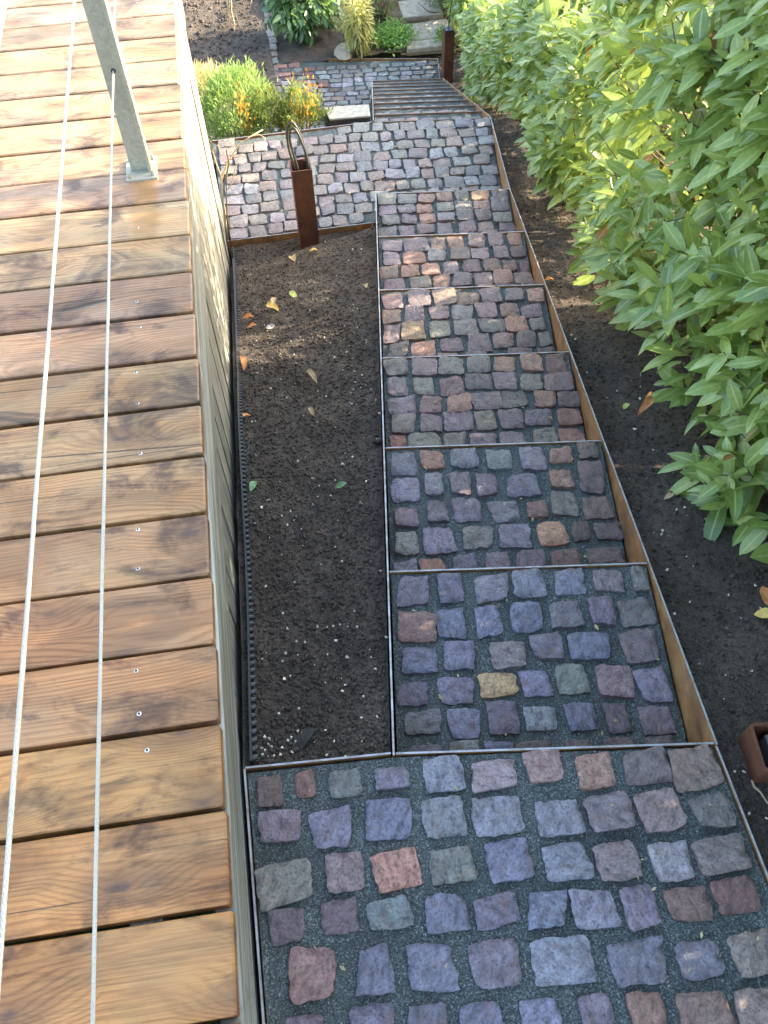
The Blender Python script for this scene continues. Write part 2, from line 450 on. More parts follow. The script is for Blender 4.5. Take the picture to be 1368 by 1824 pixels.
# ------------------------------------------------------------------ plan of the place
# x=0 is the edge of the deck, y runs down the garden, deck top is z=0
HD = math.radians(8.129)
B2 = np.array([math.sin(HD), math.cos(HD)]); X2 = np.array([math.cos(HD), -math.sin(HD)])
P0 = np.array([0.299, 0.398])
ZL, RUN, RISE, SW = -0.17, 0.4763, 0.1311, 0.601
S6 = 6 * RUN
ZP = ZL - 7 * RISE
S7 = 3.658
RUN2, RISE2 = 0.34, 0.1613
S8 = S7 + 9 * RUN2
ZF = ZP - 10 * RISE2
def SL(s, l, z=0.0):
    p = P0 + B2 * s + X2 * l
    return np.array([p[0], p[1], z])
def to_sl(x, y):
    dx, dy = x - P0[0], y - P0[1]
    return dx * B2[0] + dy * B2[1], dx * X2[0] + dy * X2[1]
def slope_z(s):
    return np.interp(s, [-0.2, 0, S6, S7, S8, S8 + 2], [ZL, ZL, ZL - 6 * RISE - 0.02, ZP, ZF, ZF - 0.01])

# ------------------------------------------------------------------ ground sheet
def ground_z(x, y):
    s, l = to_sl(x, y)
    z = slope_z(s) - 0.1
    left = np.interp(s, [-0.2, 0, S6, 3.7, 5.2, S8], [ZL, ZL, ZP, ZP - 0.25, ZF + 0.1, ZF])
    w = np.clip((0.1 - l) / 0.2, 0, 1)
    z = z * (1 - w) + (left - 0.16) * w
    z = z - 0.4 * np.clip((0.95 - l) / 0.2, 0, 1) * np.clip((l + 0.9) / 0.2, 0, 1) * (s < S8)
    return z - 0.02 * np.clip(y - 9, 0, 40)
xs = np.unique(np.concatenate([np.linspace(-60, -4, 12), np.linspace(-4, 6, 70), np.linspace(6, 70, 14)]))
ys = np.unique(np.concatenate([np.linspace(-30, -2, 8), np.linspace(-2, 12, 110), np.linspace(12, 120, 16)]))
def grid_mesh(name, X, Y, Z, keep=None):
    ny, nx = X.shape
    idx = np.arange(nx * ny).reshape(ny, nx)
    F = np.stack([idx[:-1, :-1], idx[:-1, 1:], idx[1:, 1:], idx[1:, :-1]], -1).reshape(-1, 4)
    V = np.stack([X, Y, Z], -1).reshape(-1, 3)
    if keep is not None:
        kf = keep.ravel()[F].all(1); F = F[kf]
        used = np.unique(F); re = -np.ones(len(V), int); re[used] = np.arange(len(used))
        V = V[used]; F = re[F]
    return mesh(name, V, F, True)
GX, GY = np.meshgrid(xs, ys)
M['ground'] = NT('garden_ground')
def _g():
    m = M['ground']; P = m.pos()
    a = m.noise(P, 60, 4, 0.7); b = m.noise(P, 1.6, 4, 0.6)
    g = m.ramp(a, [(0.3, (0.02, 0.016, 0.011)), (0.6, (0.06, 0.045, 0.03)), (0.8, (0.12, 0.09, 0.055))])
    gr = m.ramp(a, [(0.3, (0.03, 0.05, 0.012)), (0.7, (0.12, 0.16, 0.04))])
    m.set('Base Color', m.mix(m.ramp(b, [(0.45, 0.0), (0.6, 1.0)]), g, gr)); m.set('Roughness', 0.95)
    m.set('Normal', m.bump(a, 0.8, 0.02))
    M['ground'] = m.mat
_g()
tag(link('ground', grid_mesh('ground', GX, GY, ground_z(GX, GY)), M['ground']), kind='structure')

# ------------------------------------------------------------------ cobbles
CLS = {  # base colours of the porphyry sorts
    'B': (0.18, 0.175, 0.23), 'V': (0.165, 0.13, 0.155), 'L': (0.27, 0.265, 0.29), 'P': (0.36, 0.185, 0.13), 'G': (0.16, 0.165, 0.14),
    'M': (0.215, 0.15, 0.12), 'D': (0.105, 0.072, 0.066), 'O': (0.44, 0.29, 0.14), 'T': (0.2, 0.235, 0.225), 'R': (0.2, 0.085, 0.07)}
def cobble_mesh(w, h, n, rng, rough=0.0028, depth=0.04):
    u = np.linspace(-1, 1, n + 1)
    U, V = np.meshgrid(u, u)
    cj = rng.normal(0, 0.048, (4, 2))
    wts = [((1 - U) * (1 - V)) / 4, ((1 + U) * (1 - V)) / 4, ((1 + U) * (1 + V)) / 4, ((1 - U) * (1 + V)) / 4]
    rc = 1 - rng.uniform(0.03, 0.1) * np.abs(U * V) ** 5
    X = U * rc; Y = V * rc
    for k in range(4):
        X = X + wts[k] * cj[k, 0] * 2; Y = Y + wts[k] * cj[k, 1] * 2
    ph = rng.uniform(0, 99)
    e = 0.13
    X = X + e * vnoise(V * 2.6 + ph, np.sign(U) * 3 + 5) * np.abs(U) ** 3 + 0.5 * e * vnoise(V * 7 + ph, np.sign(U) * 3 + 9) * np.abs(U) ** 4
    Y = Y + e * vnoise(U * 2.6 + ph + 31, np.sign(V) * 3 + 5) * np.abs(V) ** 3 + 0.5 * e * vnoise(U * 7 + ph, np.sign(V) * 3 + 19) * np.abs(V) ** 4
    d = np.minimum(1 - np.abs(U), 1 - np.abs(V))
    t = np.clip(d / 0.11, 0, 1)
    Z = -(0.002 + 0.009 * np.clip(vnoise(U * 2.4 + ph, V * 2.4 + 7) + 0.1, 0, 1)) * (1 - t) ** 1.5
    a = rng.uniform(0, math.pi)
    Ur, Vr = U * math.cos(a) + V * math.sin(a), -U * math.sin(a) + V * math.cos(a)
    Z = Z + rough * (1.7 * vnoise(Ur * 1.2 + ph, Vr * 3.5 + ph) + 0.9 * vnoise(Ur * 3 + ph, Vr * 8 + ph)) + 0.0016 * (rng.normal() * U + rng.normal() * V)
    X = X * w / 2; Y = Y * h / 2
    idx = np.arange((n + 1) ** 2).reshape(n + 1, n + 1)
    F = [tuple(f) for f in np.stack([idx[:-1, :-1], idx[:-1, 1:], idx[1:, 1:], idx[1:, :-1]], -1).reshape(-1, 4)]
    Vt = list(np.stack([X, Y, Z], -1).reshape(-1, 3))
    rim = list(idx[0, :-1]) + list(idx[:-1, -1]) + list(idx[-1, :0:-1]) + list(idx[:0:-1, 0])
    m = len(rim); b = len(Vt)
    for i in rim:                      # own ring of vertices so that the arris stays crisp
        Vt.append(np.array(Vt[i]))
    for i in rim:
        p = Vt[i]; Vt.append(np.array([p[0] * 0.95, p[1] * 0.95, -depth]))
    for k in range(m):
        F.append((b + k, b + m + k, b + m + (k + 1) % m, b + (k + 1) % m))
    return mesh('cobble', Vt, F, True)
def add_cobble(parent, c, w, h, rot, cls, n=8, dust=0.0, dz=None, me=None, warm=0.0):
    me = me or cobble_mesh(w, h, n, RNG)
    o = link('cobble', me, M['cobble'], parent)
    o.location = (c[0], c[1], c[2] + (RNG.normal(0.0075, 0.0014) if dz is None else dz))
    o.rotation_euler = (0, 0, rot)
    cl = CLS[cls[0]]
    if len(cls) > 1:
        c2 = CLS[cls[1]]; cl = tuple(0.65 * a + 0.35 * b for a, b in zip(cl, c2))
    cl = (cl[0] * (1 + 0.14 * warm), cl[1], cl[2] * (1 - 0.16 * warm))
    k = 1.28 * RNG.uniform(0.78, 1.22)
    o.color = (cl[0] * k * RNG.uniform(0.95, 1.05), cl[1] * k, cl[2] * k * RNG.uniform(0.95, 1.05), dust)
    return o

def sheet(name, poly, z, step, amp=0.003, kind='structure'):
    """gritty level surface inside a convex polygon"""
    poly = np.array(poly, float)
    x0, y0 = poly.min(0); x1, y1 = poly.max(0)
    X, Y = np.meshgrid(np.linspace(x0, x1, max(3, int((x1 - x0) / step))), np.linspace(y0, y1, max(3, int((y1 - y0) / step))))
    # squeeze the grid rows into the polygon
    area = np.sum(poly[:, 0] * np.roll(poly[:, 1], -1) - np.roll(poly[:, 0], -1) * poly[:, 1])
    if area < 0: poly = poly[::-1]
    Q = np.stack([X.ravel(), Y.ravel()], -1)
    for _ in range(3):
        for i in range(len(poly)):
            a, b = poly[i], poly[(i + 1) % len(poly)]
            nrm = np.array([-(b - a)[1], (b - a)[0]]); nrm /= np.linalg.norm(nrm)
            dist = (Q - a) @ nrm
            Q = Q - np.minimum(dist, 0)[:, None] * nrm
    X, Y = Q[:, 0].reshape(X.shape), Q[:, 1].reshape(X.shape)
    Z = z + amp * (fbm(X, Y, 14, 3) + 0.8 * fbm(X, Y, 60, 2))
    o = link(name, grid_mesh(name, X, Y, Z), M['sand'])
    return tag(o, kind=kind)

def place_rows(parent, crop, sc, rows, z, rot, n, dust, kw=0.94, kh=0.93, warm=0.0):
    for row in rows:
        for (cx, cy, w, h, cls) in row:
            X, Y = crop[0] + cx / sc, crop[1] + cy / sc
            c = at(X, Y, z)
            wm = np.linalg.norm(at(X + w / sc / 2, Y, z) - at(X - w / sc / 2, Y, z))
            hm = np.linalg.norm(at(X, Y + h / sc / 2, z) - at(X, Y - h / sc / 2, z))
            add_cobble(parent, c, wm * kw, hm * kh, rot + RNG.normal(0, 0.035), cls, n, dust(c), warm=warm)

# landing
NL0 = np.array([0.018, 0.416])
NR0 = SL(0, SW)[:2]
landing = sheet('landing', [(0.02, -1.0), (0.885, -1.0), NR0 - [0.004, 0.004], P0 + [0.0, -0.004], NL0 + [0.003, -0.004]], ZL - 0.0035, 0.014)
L_ROWS = [
 [(62,190,72,85,'DM'),(155,172,62,75,'DP'),(256,174,90,80,'G'),(378,158,95,65,'VB'),(513,145,108,92,'LB'),(652,147,118,85,'LP'),(786,125,100,85,'PL'),(916,138,103,92,'PM'),(1046,128,120,98,'MV'),(1175,130,128,100,'M')],
 [(85,287,112,90,'V'),(220,290,112,105,'B'),(365,270,120,110,'B'),(512,263,118,112,'LG'),(657,258,145,105,'L'),(815,260,128,95,'LB'),(950,248,130,105,'MB'),(1084,245,120,112,'MV'),(1222,243,115,100,'GD')],
 [(103,430,150,125,'GM'),(255,403,100,110,'MV'),(393,399,122,115,'P'),(538,383,122,100,'G'),(684,375,120,110,'BV'),(838,381,130,105,'LB'),(972,377,128,110,'MV'),(1114,370,118,110,'LM'),(1245,358,150,95,'MV')],
 [(103,552,108,90,'DV'),(240,520,105,105,'DV'),(373,514,118,95,'TG'),(517,515,120,120,'B'),(652,505,130,92,'VB'),(787,505,98,100,'B'),(910,503,115,110,'VL'),(1032,497,98,120,'V'),(1158,488,110,100,'DP'),(1287,467,125,105,'RD')],
 [(175,677,142,145,'PV'),(335,663,100,138,'B'),(485,650,128,130,'B'),(655,645,130,135,'VB'),(832,638,170,130,'LB'),(1020,635,145,125,'BV'),(1185,633,125,120,'VB'),(1325,618,120,115,'MG')],
 [(150,830,120,110,'V'),(330,798,130,105,'VB'),(475,803,120,108,'BV'),(620,800,120,115,'BV'),(768,784,115,110,'B'),(915,770,90,100,'V'),(1052,768,110,110,'PM'),(1198,768,145,105,'MP'),(1330,764,100,110,'M')],
 [(150,960,130,110,'V'),(300,945,120,115,'B'),(450,940,125,115,'L'),(600,935,120,115,'BV'),(745,925,120,115,'V'),(890,915,120,115,'M'),(1030,910,120,115,'B'),(1180,905,125,115,'V'),(1330,900,120,115,'G')]]
place_rows(landing, (440, 1280), 1.474, L_ROWS, ZL, -0.05, 11, lambda c: 0.12 + 0.28 * max(0, (c[0] - 0.55) / 0.3) * (c[1] < 0.5))
sorts = ['B', 'V', 'VB', 'M', 'MP', 'G', 'GV', 'L', 'LB', 'P', 'D', 'DV', 'VM', 'MG']
for j in range(6):                      # rows under the viewer's feet
    for i in range(9):
        add_cobble(landing, (0.075 + i * 0.094 + RNG.normal(0, 0.006), -0.24 - j * 0.1, ZL), 0.078, 0.082, RNG.normal(0, 0.04), random.choice(sorts), 5)

# steps
T_DIG = [
 ((660, 760), 1.932, [
  [(147,567,115,100,'VB'),(275,560,92,95,'BV'),(412,557,118,95,'VL'),(545,545,125,95,'LB'),(682,535,112,82,'BL'),(815,530,118,80,'VM'),(925,525,55,85,'GD')],
  [(160,690,130,105,'PV'),(278,677,98,95,'B'),(402,672,98,115,'B'),(540,660,112,100,'B'),(672,645,122,98,'VL'),(797,632,98,95,'V'),(910,642,120,95,'GV')],
  [(168,808,130,92,'B'),(305,787,108,92,'BV'),(470,785,130,90,'LP'),(610,763,112,88,'VB'),(757,755,150,92,'B'),(925,755,132,115,'DV')],
  [(150,918,105,88,'VB'),(290,910,118,95,'VB'),(435,888,135,85,'O'),(567,885,115,88,'BV'),(690,875,112,110,'G'),(842,880,130,115,'VP'),(970,893,110,130,'VB')],
  [(180,1020,125,85,'GL'),(322,1025,115,112,'B'),(450,1005,112,115,'V'),(580,1003,118,98,'LG'),(718,1000,110,95,'B'),(855,1005,98,98,'DV'),(985,1010,115,100,'DV')],
  [(190,1128,110,70,'V'),(320,1122,110,70,'G'),(445,1118,100,66,'B'),(560,1112,125,64,'D'),(715,1106,110,64,'D'),(860,1102,120,60,'DM'),(990,1098,100,60,'D')]]),
 ((660, 760), 1.932, [
  [(115,130,88,80,'B'),(210,115,80,62,'P'),(325,112,105,68,'BL'),(443,115,88,75,'T'),(553,112,95,78,'BV'),(655,100,75,55,'PM'),(745,83,72,55,'D')],
  [(122,222,100,88,'B'),(217,197,65,75,'LV'),(310,195,75,78,'V'),(400,200,80,82,'V'),(523,202,118,82,'BV'),(655,180,80,65,'MP'),(758,178,95,100,'DV')],
  [(123,312,92,72,'V'),(230,290,75,80,'VB'),(332,287,102,78,'VB'),(465,292,105,70,'LV'),(575,287,75,58,'DP'),(665,267,100,92,'GD'),(785,282,95,78,'DM')],
  [(123,402,80,80,'GL'),(236,392,118,95,'BV'),(368,382,110,78,'GV'),(495,378,122,90,'BV'),(622,368,110,82,'PO'),(728,362,75,65,'D'),(820,362,100,65,'D')],
  [(120,492,82,66,'B'),(213,485,90,62,'P'),(325,475,88,70,'VB'),(435,468,90,70,'V'),(553,462,95,70,'V'),(672,458,105,64,'DP'),(808,450,125,66,'D')]]),
 ((640, 320), 2.974, [
  [(200,995,122,78,'GV'),(345,995,130,82,'V'),(485,987,132,78,'GL'),(632,985,132,82,'GV'),(770,980,115,78,'MP'),(915,975,115,80,'MP'),(1045,978,105,82,'DP')],
  [(205,1098,108,75,'V'),(338,1093,110,78,'G'),(485,1095,115,82,'VP'),(630,1075,140,72,'VG'),(770,1070,125,80,'V'),(913,1078,105,82,'G'),(1055,1075,150,85,'DV')],
  [(228,1197,150,78,'V'),(382,1195,120,75,'VP'),(530,1183,125,82,'PV'),(675,1175,145,80,'VD'),(820,1165,135,82,'GV'),(985,1165,115,68,'MP'),(1105,1170,110,70,'D')],
  [(238,1293,122,85,'GV'),(375,1290,115,88,'V'),(525,1285,145,95,'VB'),(668,1275,105,85,'GM'),(808,1270,130,88,'V'),(955,1265,140,82,'V'),(1110,1260,120,78,'DP')],
  [(205,1400,80,70,'PR'),(345,1392,165,80,'G'),(505,1390,120,75,'GV'),(655,1385,130,78,'V'),(812,1378,128,70,'V'),(985,1362,140,84,'G'),(1120,1360,125,76,'PD')]]),
 ((640, 320), 2.974, [
  [(175,645,108,75,'VP'),(310,635,125,70,'V'),(447,627,115,70,'MG'),(575,630,120,60,'M'),(695,615,100,65,'V'),(820,612,112,60,'VG'),(935,610,85,60,'MP')],
  [(172,730,92,65,'M'),(292,712,108,75,'V'),(425,705,108,65,'VM'),(545,705,105,62,'GB'),(675,692,108,75,'VM'),(795,697,100,58,'MD'),(915,697,105,58,'VD')],
  [(175,815,90,82,'V'),(288,805,118,80,'OG'),(425,795,105,72,'G'),(562,780,120,75,'GB'),(705,772,130,70,'GB'),(832,768,108,68,'PM'),(945,768,80,65,'G')],
  [(210,903,105,70,'GD'),(340,900,135,72,'PM'),(485,875,118,65,'V'),(628,868,130,82,'V'),(765,855,105,70,'MV'),(885,847,105,75,'DV'),(985,845,70,65,'GD')],
  [(190,975,110,60,'V'),(330,968,120,56,'G'),(470,952,115,56,'M'),(620,944,120,50,'V'),(850,925,110,50,'DV'),(985,920,90,50,'D')]]),
 ((640, 320), 2.974, [
  [(170,357,105,52,'VB'),(297,347,128,65,'V'),(418,345,75,55,'M'),(512,332,78,50,'MP'),(622,325,92,60,'VM'),(722,318,85,60,'VM'),(820,317,70,52,'MP')],
  [(168,422,95,62,'VL'),(290,417,118,55,'P'),(415,403,100,55,'GL'),(535,397,105,58,'MG'),(638,390,90,50,'VL'),(750,385,75,55,'V'),(840,385,70,50,'D')],
  [(160,490,95,48,'MG'),(270,485,95,48,'MP'),(380,477,102,55,'PM'),(483,467,85,52,'V'),(595,455,100,55,'DV'),(702,452,88,52,'DM'),(800,455,70,45,'DP'),(875,460,50,55,'DR')],
  [(185,560,120,60,'V'),(320,547,115,55,'GM'),(437,540,95,60,'MP'),(547,530,105,62,'VG'),(655,525,95,60,'VM'),(760,520,90,60,'MP'),(865,520,95,55,'MD')],
  [(180,625,110,50,'V'),(310,616,110,50,'M'),(430,606,100,46,'G'),(550,597,100,46,'V'),(670,588,100,46,'M'),(790,580,100,46,'D'),(900,572,80,46,'D')]]),
 ((640, 320), 2.974, [
  [(150,110,95,48,'G'),(252,105,100,45,'GL'),(355,100,90,40,'MP'),(452,95,80,40,'MP'),(540,88,85,40,'G'),(642,85,90,42,'PO'),(743,78,80,40,'GD')],
  [(150,165,95,45,'VB'),(255,155,85,40,'VG'),(345,155,85,42,'MP'),(452,145,85,42,'G'),(555,138,85,42,'GL'),(650,135,78,45,'PL'),(745,132,85,55,'VG')],
  [(160,215,100,42,'G'),(268,212,72,45,'V'),(362,207,80,40,'PM'),(458,202,95,45,'LV'),(560,192,85,50,'GV'),(657,188,85,50,'MV'),(757,200,90,50,'G')],
  [(150,280,95,45,'GV'),(250,275,80,50,'V'),(352,268,85,50,'VM'),(452,260,80,50,'V'),(570,258,90,50,'VM'),(672,255,85,45,'M'),(778,255,90,40,'VD')],
  [(150,334,95,42,'V'),(260,326,90,42,'G'),(365,318,90,40,'M'),(470,310,85,40,'V'),(580,302,95,40,'V'),(690,294,90,40,'M'),(800,288,90,40,'D')]]),
]
for i in range(6):
    z = ZL - (i + 1) * RISE
    a, b = i * RUN, (i + 1) * RUN
    st = sheet('step', [SL(a + 0.006, 0.004)[:2], SL(a + 0.006, SW - 0.004)[:2], SL(b - 0.003, SW - 0.004)[:2], SL(b - 0.003, 0.004)[:2]], z - 0.005, 0.016)
    crop, sc, rows = T_DIG[i]
    place_rows(st, crop, sc, rows, z, -HD * 0.85, 9 if i < 3 else 6, lambda c: 0.1 + 0.3 * max(0, (to_sl(c[0], c[1])[1] - 0.38) / 0.2), 0.95 if i < 2 else 1.01, 0.95 if i < 2 else 1.12, 0.0 if i < 1 else (0.4 if i < 2 else 0.7))

# platform between the two flights
plat = sheet('platform', [(0.0, 3.203), (1.306, 3.203), SL(S7 - 0.004, SW - 0.004)[:2], SL(S7 - 0.004, 0)[:2], (-0.02, 4.0)], ZP - 0.005, 0.02)
r, y = 0, 3.245
while y < 4.3:
    x = 0.0 + RNG.uniform(0, 0.03)
    while x < 1.4:
        w = RNG.uniform(0.062, 0.098)
        cx = x + w / 2
        cy = y - 0.115 * np.clip(cx - 0.55, 0, 1) - 0.0 + RNG.normal(0, 0.004)
        s, l = to_sl(cx, cy)
        back = 4.0 + (0.02 if cx < 0.8 else -0.115 * (cx - 0.82)) - 0.032
        if cy < back and l < SW - 0.035 and not (cy < 3.235) and (s > S6 + 0.03 or l < -0.04):
            add_cobble(plat, (cx, cy, ZP), w - 0.007, RNG.uniform(0.068, 0.08), -0.02 - 0.09 * float(np.clip(cx, 0, 1)) + RNG.normal(0, 0.05), random.choice(['G', 'GV', 'GM', 'VM', 'GL', 'ML', 'GM', 'M', 'GB', 'LV', 'VG', 'MG', 'LG', 'GP']), 5, 0.06, warm=0.25)
        x += w + 0.004
    y += 0.083
    r += 1

# second flight and the lower platform
for k in range(1, 10):
    z = ZP - k * RISE2
    a, b = S7 + (k - 1) * RUN2, S7 + k * RUN2
    st = sheet('step', [SL(a + 0.006, 0.004)[:2], SL(a + 0.006, SW - 0.004)[:2], SL(b - 0.003, SW - 0.004)[:2], SL(b - 0.003, 0.004)[:2]], z - 0.005, 0.03)
    for j in range(3):
        l = 0.012
        while l < SW - 0.05:
            w = RNG.uniform(0.07, 0.1)
            if l + w > SW - 0.01: w = SW - 0.012 - l
            c = SL(a + 0.06 + j * 0.095, l + w / 2, z)
            add_cobble(st, c, w - 0.012, 0.075, -HD + RNG.normal(0, 0.03), random.choice(['G', 'GV', 'V', 'VM', 'GL', 'M', 'LV', 'MP']), 4, 0.02)
            l += w
low = sheet('lower_platform', [(0.36, 6.2), (1.9, 6.2), SL(S8 + 0.62, SW)[:2], (0.36, 7.86)], ZF - 0.005, 0.04)
y = 6.3
while y < 7.86:
    x = 0.45 + RNG.uniform(0, 0.06)
    while x < 2.0:
        w = RNG.uniform(0.085, 0.115)
        cx, cy = x + w / 2, y - 0.12 * (x - 0.9) + RNG.normal(0, 0.003)
        s, l = to_sl(cx, cy)
        if l < SW - 0.03 and s < S8 + 0.6 and (s > S8 + 0.03 or l < -0.05) and cy > 6.25:
            old = cx < 0.95 and RNG.random() < 0.5
            add_cobble(low, (cx, cy, ZF), w - 0.012, 0.062, -0.12 + RNG.normal(0, 0.03), random.choice(['R', 'PR', 'D', 'M', 'DP']) if old else random.choice(['G', 'GL', 'GV', 'T', 'GM', 'L']), 4, 0.08 if cx > 0.95 else 0.3)
        x += w + 0.004
    y += 0.074
# row of setts edging the far bed
edg = tag(sheet('bed_edging', [(0.37, 6.3), (0.45, 6.3), (0.56, 9.6), (0.46, 9.6)], ZF - 0.012, 0.05), kind='structure')
for k in range(26):
    y = 6.35 + k * 0.125
    add_cobble(edg, (0.405 + (y - 6.9) * 0.047 + RNG.normal(0, 0.006), y, ZF + 0.01), 0.085, 0.11, RNG.normal(0, 0.08), random.choice(['G', 'M', 'D', 'GM']), 4, 0.1)

# ------------------------------------------------------------------ steel framing of the stairs
T = 0.0038
fr = empty('stair_frame', tuple(SL(0, 0, ZL)))
tag(fr, 'rust brown steel frame holding the upper flight of cobbled steps', 'steel frame')
def under(o, par):
    o.parent = par
    o.matrix_parent_inverse = Matrix.Translation(par.location).inverted()
    return o
B3 = np.array([B2[0], B2[1], 0]); X3 = np.array([X2[0], X2[1], 0])
for i in range(7):
    z = ZL - i * RISE + 0.001
    s = i * RUN
    mb = MB()
    mb.plate([SL(s, 0.001, z - RISE - 0.02), SL(s, SW - 0.001, z - RISE - 0.02), SL(s, SW - 0.001, z), SL(s, 0.001, z)], T, B3, 0, 1)
    under(mb.build('riser_plate', [M['corten'], M['edge']]), fr)
def stringer(par, l, tops, drop=0.26, side=1):
    mb = MB()
    pts = [SL(s, l, z) for s, z in tops] + [SL(s, l, z - drop) for s, z in tops[::-1]]
    n = len(tops)
    # sloping plate as quads so that it stays planar and convex
    for k in range(n - 1):
        q = [SL(tops[k][0], l, tops[k][1]), SL(tops[k + 1][0], l, tops[k + 1][1]), SL(tops[k + 1][0], l, tops[k + 1][1] - drop), SL(tops[k][0], l, tops[k][1] - drop)]
        V = q + [p + X3 * T * side for p in q]
        mb.add(V, [(0, 1, 2, 3), (7, 6, 5, 4), (0, 4, 5, 1), (3, 2, 6, 7)] + ([(0, 3, 7, 4)] if k == 0 else []) + ([(1, 5, 6, 2)] if k == n - 2 else []), [0, 0, 1, 0, 0, 0][:4 + (k == 0) + (k == n - 2)])
    return under(mb.build('stringer', [M['corten'], M['edge']]), par)
stringer(fr, -0.001, [(-0.002, ZL + 0.004), (S6 + 0.004, ZL - 6 * RISE + 0.004)], side=-1)
stringer(fr, SW + 0.001, [(-0.002, ZL + 0.004), (S6, ZL - 6 * RISE + 0.004), (S7 + 0.004, ZP + 0.004)])
fr2 = empty('stair_frame', tuple(SL(S7, 0, ZP)))
tag(fr2, 'steel frame holding the lower flight of steps beyond the cobbled platform', 'steel frame')
for k in range(10):
    z = ZP - k * RISE2 + 0.003
    mb = MB()
    s = S7 + k * RUN2
    mb.plate([SL(s, 0.001, z - RISE2 - 0.02), SL(s, SW - 0.001, z - RISE2 - 0.02), SL(s, SW - 0.001, z), SL(s, 0.001, z)], -0.006, B3, 0, 1)
    under(mb.build('riser_plate', [M['corten'], M['dull']]), fr2)
stringer(fr2, -0.001, [(S7 + 0.002, ZP + 0.006), (S8 + 0.004, ZP - 9 * RISE2 + 0.006)], side=-1)
stringer(fr2, SW + 0.001, [(S7 + 0.006, ZP + 0.004), (S8 + 0.004, ZP - 9 * RISE2 + 0.004)])
def edging(name, pts, z, drop, label, mat=None):
    """upright steel strip along a polyline"""
    mb = MB()
    for a, b in zip(pts[:-1], pts[1:]):
        a = np.array(a, float); b = np.array(b, float)
        d = (b - a) / np.linalg.norm(b - a); n = np.array([-d[1], d[0]]) * T
        q = [(*a, z - drop), (*b, z - drop), (*b, z), (*a, z)]
        mb.plate(q, 1.0, (n[0], n[1], 0), 0, 1)
    return tag(mb.build(name, mat or [M['corten'], M['edge']]), label, 'steel edging')
edging('steel_edging', [(0.016, -1.0), tuple(NL0 + [0.0, 0.004]), tuple(P0 + [-0.008, 0.002])], ZL + 0.001, 0.16, 'thin bare steel edging round the corner of the front landing by the soil bed')
edging('steel_edging', [tuple(NR0 + [0.0, -0.004]), (0.886, -1.0)], ZL + 0.001, 0.12, 'thin steel edging along the hedge side of the front landing')
edging('steel_edging', [(0.0, 3.196), (0.684, 3.196)], ZP + 0.004, 0.16, 'dark steel edging between soil bed and cobbled platform')
edging('steel_edging', [tuple(SL(S7 - 0.002, -0.008)[:2]), (-0.02, 4.015)], ZP + 0.004, 0.3, 'dark steel edging of the platform along the shrub bed')
edging('steel_edging', [tuple(SL(S8 + 0.01, SW + 0.002)[:2]), tuple(SL(S8 + 0.62, SW + 0.002)[:2]), (0.95, 7.79)], ZF + 0.012, 0.1, 'thin steel edging round the far cobbled platform')

# ------------------------------------------------------------------ soil
def bed_z(x, y):
    s, l = to_sl(x, y)
    zw = -0.19 - 0.33 * (y - 0.42)
    zr = np.maximum(ZL - 0.2752 * s - 0.035, ZP - 0.02)
    xl = P0[0] + B2[0] * (y - P0[1])                     # the stringer here
    t = np.clip(x / np.maximum(xl, 0.1), 0, 1)
    z = zw * (1 - t ** 1.6) + zr * t ** 1.6
    z = np.where(y > 2.95, np.minimum(z, ZP - 0.025 + 0 * z), z)
    # a shallow furrow and a heap of loose earth
    fx = 0.16 + 0.12 * (1.15 - y)
    z = z - 0.014 * np.exp(-((x - fx) / 0.02) ** 2) * (y < 1.15) * (y > 0.5) + 0.012 * np.exp(-((x - fx + 0.04) / 0.035) ** 2) * (y < 1.15)
    return z
def rough(x, y, k=1.0):
    return k * (0.024 * fbm(x, y, 4, 3) + 0.010 * fbm(x, y, 18, 4) + 0.004 * np.abs(fbm(x, y, 80, 3)))
uu, vv = np.meshgrid(np.linspace(0, 1, 95), np.linspace(0, 1, 360))
Y = 0.405 + (3.19 - 0.405) * vv
Y = Y + np.interp(uu, [0, 1], [0.012, -0.006]) * (1 - vv)
X = 0.012 + (P0[0] + B2[0] / B2[1] * (Y - P0[1]) - 0.009 - 0.012) * uu
BEDZ = lambda x, y: bed_z(x, y) + rough(x, y) - 0.004
tag(link('soil_bed', grid_mesh('soil_bed', X, Y, BEDZ(X, Y)), M['soil']), kind='structure')
def right_z(x, y):
    s, l = to_sl(x, y)
    z = slope_z(s) - np.interp(s, [0, 0.3, S7, S8], [0.035, 0.055, 0.06, 0.03])
    return z + 0.05 * np.clip(l - 0.9, 0, 1.2)
uu, vv = np.meshgrid(np.linspace(0, 1, 150) ** 1.35, np.linspace(0, 1, 620) ** 1.25)
S = -0.9 + 10.4 * vv
Lm = SW + 0.01 + 1.9 * uu
Q = P0[None, None] + S[..., None] * B2 + Lm[..., None] * X2
Xr, Yr = Q[..., 0], Q[..., 1]
Xr = np.where(S < 0, np.maximum(Xr, 0.891 + (Lm - SW - 0.01) * 0.99), Xr)
RIGHTZ = lambda x, y: right_z(x, y) + rough(x, y, 0.9) - 0.008
tag(link('soil_strip', grid_mesh('soil_strip', Xr, Yr, RIGHTZ(Xr, Yr)), M['soil']), kind='structure')
Xf, Yf = np.meshgrid(np.linspace(-1.6, 0.44, 90), np.linspace(5.4, 10.5, 150))
FARZ = lambda x, y: ZF + 0.015 + rough(x, y, 1.3)
tag(link('soil_plot', grid_mesh('soil_plot', Xf, Yf, FARZ(Xf, Yf)), M['soil']), kind='structure')
Xf, Yf = np.meshgrid(np.linspace(0.5, 1.75, 60), np.linspace(7.8, 10.2, 90))
M['lit_soil'] = mat_soil('sunlit_ochre_soil', (0.06, 0.045, 0.025), (0.16, 0.115, 0.06), (0.34, 0.26, 0.15))  # paler ochre copy of the soil, sunlight put into its colour
